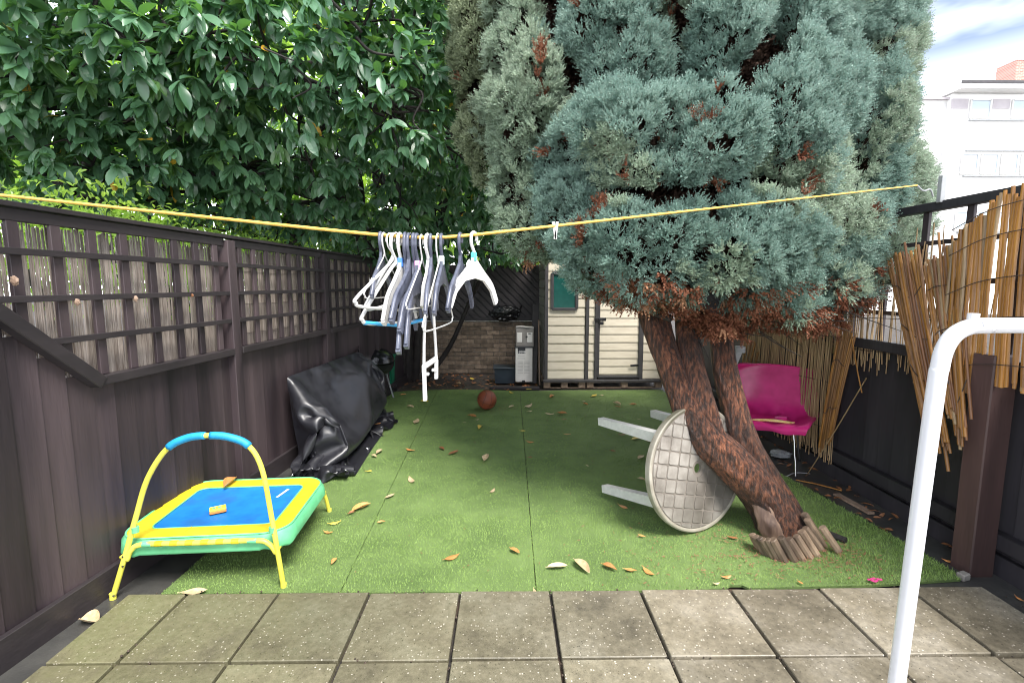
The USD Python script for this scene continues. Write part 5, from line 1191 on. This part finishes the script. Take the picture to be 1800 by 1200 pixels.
# ================================================================== white tube frame
fr = thing('white_clothes_frame', 'white tubular metal frame standing nearest the camera on the right', 'clothes rail', (1.0, .82, 0))
YF = .82; fp = lambda px, py: at_y(px, py, YF)
top = fp(1652, 640)
foot_ = np.array([fp(1576, 1200)[0], YF, fp(1576, 1200)[2]]); d = (foot_ - top) / (top[2] - foot_[2]); foot0 = top + d * top[2]
path = smooth_path([foot0 + [0, 0, .01], foot_, fp(1640, 720), fp(1652, 645), fp(1661, 612), fp(1678, 588), fp(1705, 574.5), fp(1740, 572.5), fp(1800, 572), fp(1800, 572) + [.9, 0, 0]], 90)
obj('tube', MB().tube(path, .0136, 20), M['white_paint'], fr, smooth=True)
s_ = fp(1709, 573); obj('stub', MB().tube([s_, s_ + [0, 0, .022]], .0085, 14), M['white_paint'], fr, smooth=30)
e_ = fp(1800, 572) + [.9, 0, 0]; obj('far_leg', MB().tube([e_, [e_[0], e_[1], .01]], .0136, 16), M['white_paint'], fr, smooth=True)
obj('foot_bar', MB().tube([foot0 + [0, -.22, .014], foot0 + [0, .22, .014]], .0136, 12), M['white_paint'], fr, smooth=True)
obj('far_foot_bar', MB().tube([[e_[0], YF - .22, .014], [e_[0], YF + .22, .014]], .0136, 12), M['white_paint'], fr, smooth=True)

# ================================================================== clothes line, hangers, peg
RP = [at_y(-420, 300, 1.55), at_y(0, 343, 1.42), at_y(330, 378, 1.34), at_y(664, 412.5, 1.28), at_y(770, 417, 1.29), at_y(850, 411, 1.36)]
P2 = at_y(1612, 326, 2.98); last = RP[-1]
rope_pts = np.vstack([smooth_path(RP, 60), last + (P2 - last) * np.linspace(.02, 1, 50)[:, None]])
cl = thing('clothes_line', 'yellow clothes line sagging across the garden above the hangers', 'clothes line', rope_pts[len(rope_pts) // 2])
obj('cord', MB().tube(rope_pts, .0043, 8), M['rope'], cl, smooth=True)
obj('hook', MB().tube(smooth_path([P2, P2 + [.05, .01, -.03], P2 + [.10, .02, -.02], P2 + [.13, .03, -.06]], 12), .005, 6), M['silver'], cl, smooth=True)
rpx = project(rope_pts)[:, 0]
def rope_at(px): return np.array([np.interp(px, rpx, rope_pts[:, k]) for k in range(3)])
pp = rope_at(976); pg = thing('clothes_peg', 'small white peg on the yellow line in front of the cypress', 'peg', pp)
obj('jaw', MB().bar(pp + [-.006, 0, .012], pp + [.002, 0, -.04], .008, .008, [0, 1, 0], .001), M['white_plastic'], pg)
obj('jaw', MB().bar(pp + [.006, 0, .012], pp + [-.001, 0, -.04], .008, .008, [0, 1, 0], .001), M['white_plastic'], pg)

def hook(r=.017, neck=.062):
    a = np.linspace(math.radians(-35), math.radians(180), 14)
    p = np.stack([r * np.cos(a), 0 * a, r * np.sin(a) - r + .0075], 1)
    return np.vstack([p, [[-r, 0, -r - .012], [-.004, 0, -r - .032], [0, 0, -neck]]])
def place(v, o, yaw, tilt=0.0):
    c, s = math.cos(tilt), math.sin(tilt); v = np.stack([c * v[:, 0] - s * v[:, 2], v[:, 1], s * v[:, 0] + c * v[:, 2]], 1)
    return v @ rotz(yaw).T + o
def hanger(px, kind, mat, yaw, label, sc=1.0, drop=0.0, tiltd=0.0, tagc=None, width=.36, tagz=-.07, bar=None):
    o = rope_at(px) - [0, 0, drop]
    o = o + [0, 0, .0]
    t = thing('coat_hanger', label, 'hanger', o, 'hangers on the yellow clothes line')
    yw, tl_ = math.radians(yaw), math.radians(tiltd); put = lambda v: place(np.asarray(v) * sc, o, yw, tl_)
    hk = hook()
    if drop: hk = np.vstack([hk[:14] + [0, 0, drop / sc], hk[14:]])
    hr = .0045 if kind in ('white', 'grey', 'clip') else .0022
    obj('hook', MB().tube(put(smooth_path(hk, 40)), hr, 8), mat, t, smooth=True)
    hw = width / 2
    if kind in ('white', 'grey'):
        left = [(0, -.052), (-.018, -.10), (-.07, -.128), (-hw * .75, -.165), (-hw, -.222), (-hw + .014, -.230), (-hw * .72, -.182), (-.06, -.147), (0, -.138)]
        poly = Polygon(left + [(-x, z) for x, z in left[::-1]]).buffer(.004).buffer(-.002)
        m = trimesh.creation.extrude_polygon(poly, .009, engine='earcut'); v, f = arr(m); v = np.stack([v[:, 0], v[:, 2] - .0045, v[:, 1]], 1)
        obj('shoulders', (put(v), f), mat, t)
        for sx in (-1, 1): obj('edge_rib', MB().tube(put(smooth_path([(sx * .012, -.0, -.085), (sx * .062, 0, -.123), (sx * hw * .75, 0, -.160), (sx * hw, 0, -.218)], 10)), .0052, 6), mat, t, smooth=True)
    elif kind in ('wire', 'tube'):
        r = .0019 if kind == 'wire' else .0042
        loop = smooth_path([(0, 0, -.058), (-.03, 0, -.085), (-hw, 0, -.175), (-hw - .004, 0, -.19), (-hw + .015, 0, -.198), (0, 0, -.200), (hw - .015, 0, -.198), (hw + .004, 0, -.19), (hw, 0, -.175), (.03, 0, -.085), (0, 0, -.058)], 60)
        obj('frame', MB().tube(put(loop), r * sc, 7), mat, t, smooth=True)
        if bar: obj('lower_bar', MB().tube(put([(-hw, 0, -.196), (0, 0, -.205), (hw, 0, -.196)]), .0052, 7), bar, t, smooth=True)
    elif kind == 'clip':
        left = [(0, -.06), (-.014, -.10), (-.04, -.135), (-.055, -.19), (-.042, -.195), (-.022, -.150), (0, -.14)]
        poly = Polygon(left + [(-x, z) for x, z in left[::-1]]).buffer(.002)
        m = trimesh.creation.extrude_polygon(poly, .009, engine='earcut'); v, f = arr(m); v = np.stack([v[:, 0], v[:, 2] - .0045, v[:, 1]], 1); obj('shoulders', (put(v), f), mat, t)
        for sx in (-1, 1): obj('side_bar', MB().tube(put(smooth_path([(sx * .014, 0, -.13), (sx * .03, 0, -.20), (sx * .045, 0, -.30), (sx * .050, 0, -.365)], 12)), .0040, 6), mat, t, smooth=True)
        obj('cross_bar', MB().bar(put([(-.055, 0, -.362)])[0], put([(.055, 0, -.352)])[0], .014, .008, Z3, .002), mat, t)
        for sx, zz in ((-1, -.46), (1, -.415)):
            obj('clip', MB().bar(put([(sx * .050, 0, -.355)])[0], put([(sx * .046, 0, zz)])[0], .013, .010, [0, 1, 0], .002), mat, t); obj('clip_catch', MB().box(put([(sx * .034, 0, -.385)])[0], (.016, .010, .008), .002), mat, t)
    if tagc is not None: obj('size_marker', MB().box(put([(-.002, 0, tagz)])[0], (.014, .013, .024), .002, rotz(yw)), tagc, t)
    return t
W_, G_ = M['white_plastic'], M['grey_plastic']
hanger(833, 'white', W_, 62, 'white plastic hanger with teal marker, at the right end of the row', .84, tagc=M['teal_tag'], width=.30)
hanger(809, 'grey', G_, 80, 'dark grey hanger hanging directly behind the right-end white hanger', .86, width=.30)
hanger(752, 'clip', W_, 78, 'long white clip hanger that hangs lowest of all', .92)
hanger(776, 'grey', G_, 88, 'dark grey hanger with a pale size marker, right of the long clip hanger', .86, tagc=M['pale_tag'], width=.30)
hanger(770, 'wire', W_, 84, 'thin white loop hanger just right of the long clip hanger', 1.18, width=.26)
hanger(757, 'grey', G_, 92, 'dark grey hanger half hidden behind the long clip hanger', .85, width=.32)
hanger(741, 'wire', W_, 86, 'thin white wire hanger just left of the long clip hanger', .9, width=.34)
hanger(733, 'grey', G_, 84, 'dark grey hanger with a pink size marker in the bunch', 1.02, tagc=M['pink_tag'], width=.32)
hanger(727, 'grey', G_, 92, 'dark grey hanger in the middle of the bunch, left of the pink marker', 1.12, .0, 5, width=.32)
hanger(719, 'grey', G_, 86, 'dark grey hanger left of the middle of the bunch', .98, .0, -5, width=.32)
hanger(712, 'grey', G_, 94, 'dark grey hanger touching the blue-marked white hanger', 1.18, .0, 4, width=.32)
hanger(703, 'white', W_, 84, 'white plastic hanger with a blue size marker in the bunch', .95, tagc=M['blue_tag'], width=.30)
hanger(692, 'tube', W_, 72, 'white tube hanger just left of the blue-marked one', .95, .0, -5, width=.32)
hanger(686, 'tube', W_, 62, 'white tube hanger whose loop swings out at the left of the bunch', .86, .0, 10, width=.28)
hanger(697, 'tube', W_, 64, 'tube hanger with a bright blue lower bar, lowest at the left', 1.12, .0, -2, width=.22, bar=M['blue_plastic'])
hanger(675, 'wire', W_, 84, 'thin white wire hanger second from the left end', .8, width=.34)
hanger(669, 'grey', G_, 92, 'dark grey hanger at the far left end of the row', .70, width=.34)

# ================================================================== fallen leaves
rng = np.random.default_rng(77)
def fallen(px, py, L, ang, kind, label, z=.030, curl=None, wide=1.0, group='fallen leaves on the artificial turf'):
    a = math.radians(ang); h = L * rng.uniform(.40, .48)
    p0 = at_z(px - h * math.cos(a), py + h * math.sin(a), z); p1 = at_z(px + h * math.cos(a), py - h * math.sin(a), z)
    d = p1 - p0; Lm = np.linalg.norm(d); x = d / Lm; y = np.cross(Z3, x); n = 9; t = np.linspace(0, 1, n)
    w = wide * .19 * np.sin(PI * t ** .9) ** .8; w[0] = .012; w[-1] = .004
    c1 = rng.uniform(.08, .28) if curl is None else curl; fold = rng.uniform(-.7, 1.3); tw = rng.uniform(-.5, .5); V = []
    for i in range(n):
        zz = c1 * (4 * (t[i] - .5) ** 2) * .5 + .02
        for s in (-1, -.5, 0, .5, 1):
            V.append(p0 + (x * t[i] + y * s * w[i] + Z3 * (zz * .45 + abs(s) ** 1.5 * w[i] * fold * .9 + s * w[i] * tw * (t[i] - .4) + .05 * math.sin(7 * t[i] + s * 2 + px) * .3)) * Lm)
    V = np.array(V); V[:, 2] += max(0, z - .008 - V[:, 2].min())
    st = MB().add(*thicken(V, None, n, 5, .0012)).tube([p0 + [0, 0, .004], p0 - x * Lm * .12 + [0, 0, .006]], .0014, 5)
    obj('fallen_leaf', st, M[f'fall{kind}'], smooth=50, label=label, cat='leaf', group=group)
G0 = lambda zx, zy: (zx / 3 + 560, zy / 3 + 660)
for zx, zy, L, ang, k, lab in (
    (703, 955, 31, 22, 0, 'large orange-tan leaf alone on the front middle turf'), (1036, 924, 22, -28, 0, 'orange leaf near the long turf seam, right of the lone tan leaf'), (1260, 1008, 40, 4, 1, 'long pale leaf, leftmost of the front row right of the seam'),
    (1390, 1008, 42, -42, 1, 'long pale leaf with orange edge pointing at the camera, second in the front row'), (1535, 1010, 30, -22, 0, 'orange leaf, third in the front row near the trunk'), (1645, 1022, 26, -6, 0, 'small orange leaf, fourth in the front row'), (1742, 1030, 30, -34, 0, 'thin curled orange leaf ending the front row'),
    (1143, 1148, 20, -70, 1, 'pale orange leaf standing at the paving edge'), (225, 695, 38, 22, 0, 'large curled tan leaf right of the trampoline'), (172, 722, 14, 20, 3, 'brown leaf touching the large curled tan leaf'), (86, 772, 27, 12, 2, 'bright yellow leaf just right of the trampoline leg'),
    (52, 822, 19, -5, 0, 'round orange leaf below the bright yellow leaf'), (82, 977, 17, 50, 0, 'small orange leaf on the turf in front of the trampoline'), (377, 634, 20, 24, 1, 'pale green-white leaf on the left turf seam'), (490, 548, 15, -50, 1, 'pale folded leaf on the middle left turf'),
    (332, 770, 14, 10, 0, 'small reddish leaf on the left seam below the pale leaf'), (265, 503, 14, 5, 2, 'yellow leaf nearest the tarpaulin corner'), (320, 402, 13, 35, 1, 'pale leaf right of the tarpaulin hem'), (292, 424, 10, -20, 1, 'small pale leaf left of its paler neighbour by the tarpaulin'), (485, 390, 16, -12, 0, 'orange and yellow leaf in the left middle of the turf'),
    (650, 384, 10, -30, 3, 'small dark red leaf left of the curled red one'), (712, 406, 20, 20, 3, 'curled red-brown leaf in the centre of the lawn'), (880, 436, 13, 65, 1, 'pale leaf upright in the centre of the lawn'), (917, 604, 12, 40, 1, 'round pale leaf at the very middle of the turf'), (1117, 347, 15, -8, 0, 'orange-brown leaf beside the long seam, below the yellow one'),
    (1113, 430, 12, 0, 3, 'small brown leaf beside the long seam'), (1078, 290, 12, 0, 2, 'bright yellow leaf on the long seam'), (852, 273, 9, 50, 2, 'small yellow leaf below the basketball'), (810, 215, 17, -12, 0, 'tan leaf on the turf just below the basketball'), (838, 230, 8, 10, 1, 'tiny pale leaf beside the tan leaf below the basketball'),
    (515, 240, 11, 60, 1, 'pale orange leaf between tarpaulin and basketball'), (313, 255, 11, 10, 0, 'orange leaf right of the black stand'), (484, 163, 13, -8, 1, 'pale leaf left of the basketball'), (560, 136, 16, -4, 2, 'yellow leaf under the long clip hanger'), (447, 100, 11, 5, 0, 'orange leaf right of the green caddy'),
    (1107, 160, 15, 20, 1, 'pale leaf right of the basketball above its pair'), (1113, 187, 10, 8, 1, 'small pale leaf below its pair right of the basketball'), (1220, 200, 16, -4, 1, 'pale leaf left of the orange-tipped leaf in front of the shed'), (1285, 199, 22, -3, 0, 'long orange-tipped leaf in front of the shed'), (1295, 231, 9, 5, 3, 'small brown leaf below the long orange-tipped leaf'),
    (1232, 110, 9, 25, 0, 'orange leaf before the left pallet'), (1453, 106, 10, 20, 2, 'yellow leaf before the right pallet'), (1492, 103, 8, 10, 1, 'tiny pale leaf beside the yellow one before the right pallet'), (1575, 150, 16, -18, 1, 'pale leaf left of the trunk near the shed'), (1580, 164, 12, -4, 0, 'thin tan leaf just below the pale leaf near the shed'), (1660, 152, 14, 4, 0, 'tan leaf nearest the trunk at the back'),
    (1408, 150, 9, -15, 0, 'small orange leaf in the back right turf'), (1400, 134, 6, 0, 1, 'tiny pale leaf in the back right turf'), (1017, 163, 10, 20, 1, 'pale speck of a leaf near the ball on its right'), (1018, 88, 8, -20, 2, 'tiny yellow leaf behind and right of the basketball'), (1313, 308, 14, 0, 0, 'flat tan leaf left of the upper table leg'), (1600, 310, 13, 3, 3, 'brown leaf under the upper table leg'),
    (1675, 330, 18, 15, 2, 'yellow-tan leaf below the upper table leg'), (1748, 343, 14, 8, 3, 'brown leaf at the table rim below the upper leg'), (1552, 397, 12, -6, 3, 'red-brown leaf between the two table legs at left'), (1700, 432, 14, 30, 1, 'white folded leaf between the two table legs'), (1706, 547, 17, -14, 1, 'pale curved leaf above the lower table leg'),
    (1752, 615, 14, -45, 0, 'orange leaf behind the lower table leg against the rim'), (1607, 690, 19, -22, 0, 'tan leaf directly beneath the lower table leg'), (1706, 844, 14, -15, 0, 'orange leaf left of the trunk below the table'), (1417, 474, 7, -20, 1, 'tiny pale leaf right of the long seam'), (770, 247, 7, 0, 1, 'tiny pale leaf left below the basketball'), (1690, 228, 6, 0, 1, 'tiny white leaf by the far table leg')):
    fallen(*G0(zx, zy), L, ang, k, lab)
for px, py, L, ang, k, lab in ((1288, 944, 22, -10, 3, 'brown leaf below the table rim beside the trunk'), (341, 1040, 52, 6, 1, 'long curled tan leaf on the turf edge in front of the trampoline'), (1277, 1012, 20, 5, 0, 'orange leaf by the hole in the turf edge'), (1407, 1023, 14, -30, 0, 'small orange leaf in front of the log edging'), (1260, 1024, 14, 10, 1, 'pale green leaf by the hole in the turf edge')):
    fallen(px, py, L, ang, k, lab)
for px, py, L, ang, k, lab in ((158, 1092, 36, -12, 1, 'round pale leaf lying on the dark path left of the paving'), (256, 982, 9, 40, 2, 'small yellow leaf on the dark path under the trampoline'), (358, 966, 9, 30, 2, 'yellow leaf on the path edge under the trampoline bar'), (1627, 915, 34, -40, 0, 'large orange leaf against the right fence base'), (1671, 985, 30, -8, 0, 'orange leaf beside the foot of the brown post'), (1793, 1052, 22, -30, 0, 'orange leaf at the right edge of the picture beside the paving'),
    (745, 668, 13, 5, 1, 'pale leaf on the dark soil below the laurel'), (930, 684, 10, 4, 2, 'yellow leaf on the soil before the white carton'), (830, 666, 8, -30, 2, 'yellow leaf on the soil behind the basketball'), (806, 674, 11, -10, 1, 'pale leaf on the soil at the back of the turf'), (772, 676, 9, 0, 1, 'white leaf on the soil below the brick wall'), (894, 680, 9, 10, 1, 'pale leaf on the soil before the cartons'), (905, 672, 10, -4, 3, 'red-brown leaf beside the base of the white carton')):
    fallen(px, py, L, ang, k, lab, .014, wide=1.8 if px == 158 else 1.0, group='fallen leaves on the paths and soil')
fallen(405, 848, 30, 38, 0, 'tan leaf lying on the yellow pad at the back of the trampoline', zt + .022, group='leaves off the ground')
for px, py, r, lab in ((238, 525, .016, 'round tan dried leaf curled on the middle trellis rail'), (135, 531, .016, 'tan dried leaf curled on the trellis rail near the left edge'), (25, 493, .02, 'tan dried leaf caught in the reeds at the left edge'), (338, 519, .010, 'small tan leaf on the trellis rail near the post')):
    p = at_plane(px, py, F0 + FN * .05, FN); v, f = blob(p, (r * .8, r * .28, r * .9), int(px), .55, 3); obj('dried_leaf', (v, f), M['fall3' if px > 300 else 'cutwood'], smooth=True, label=lab, cat='leaf')
# mouldering leaves on the soil at the back
mb = MB(); rg = np.random.default_rng(12)
for k in range(420):
    c = np.array([rg.uniform(-1.9, .5), rg.uniform(7.05, 8.35), .004]) if rg.random() < .8 else np.array([rg.uniform(2.35, 2.65), rg.uniform(2.6, 5.0), .008])
    v, f = leaf_v[k % 4]; L = rg.uniform(.03, .085); R = rotz(rg.uniform(0, 6.3)) @ trimesh.transformations.euler_matrix(rg.normal(0, .3), rg.normal(0, .2), 0)[:3, :3]
    mb.add(v * L @ R.T + c + [0, 0, .012], f)
obj('leaf_litter', mb, M['fall3'], label='brown leaf litter on the dark soil at the back and along the right fence', cat='litter', kind='stuff')
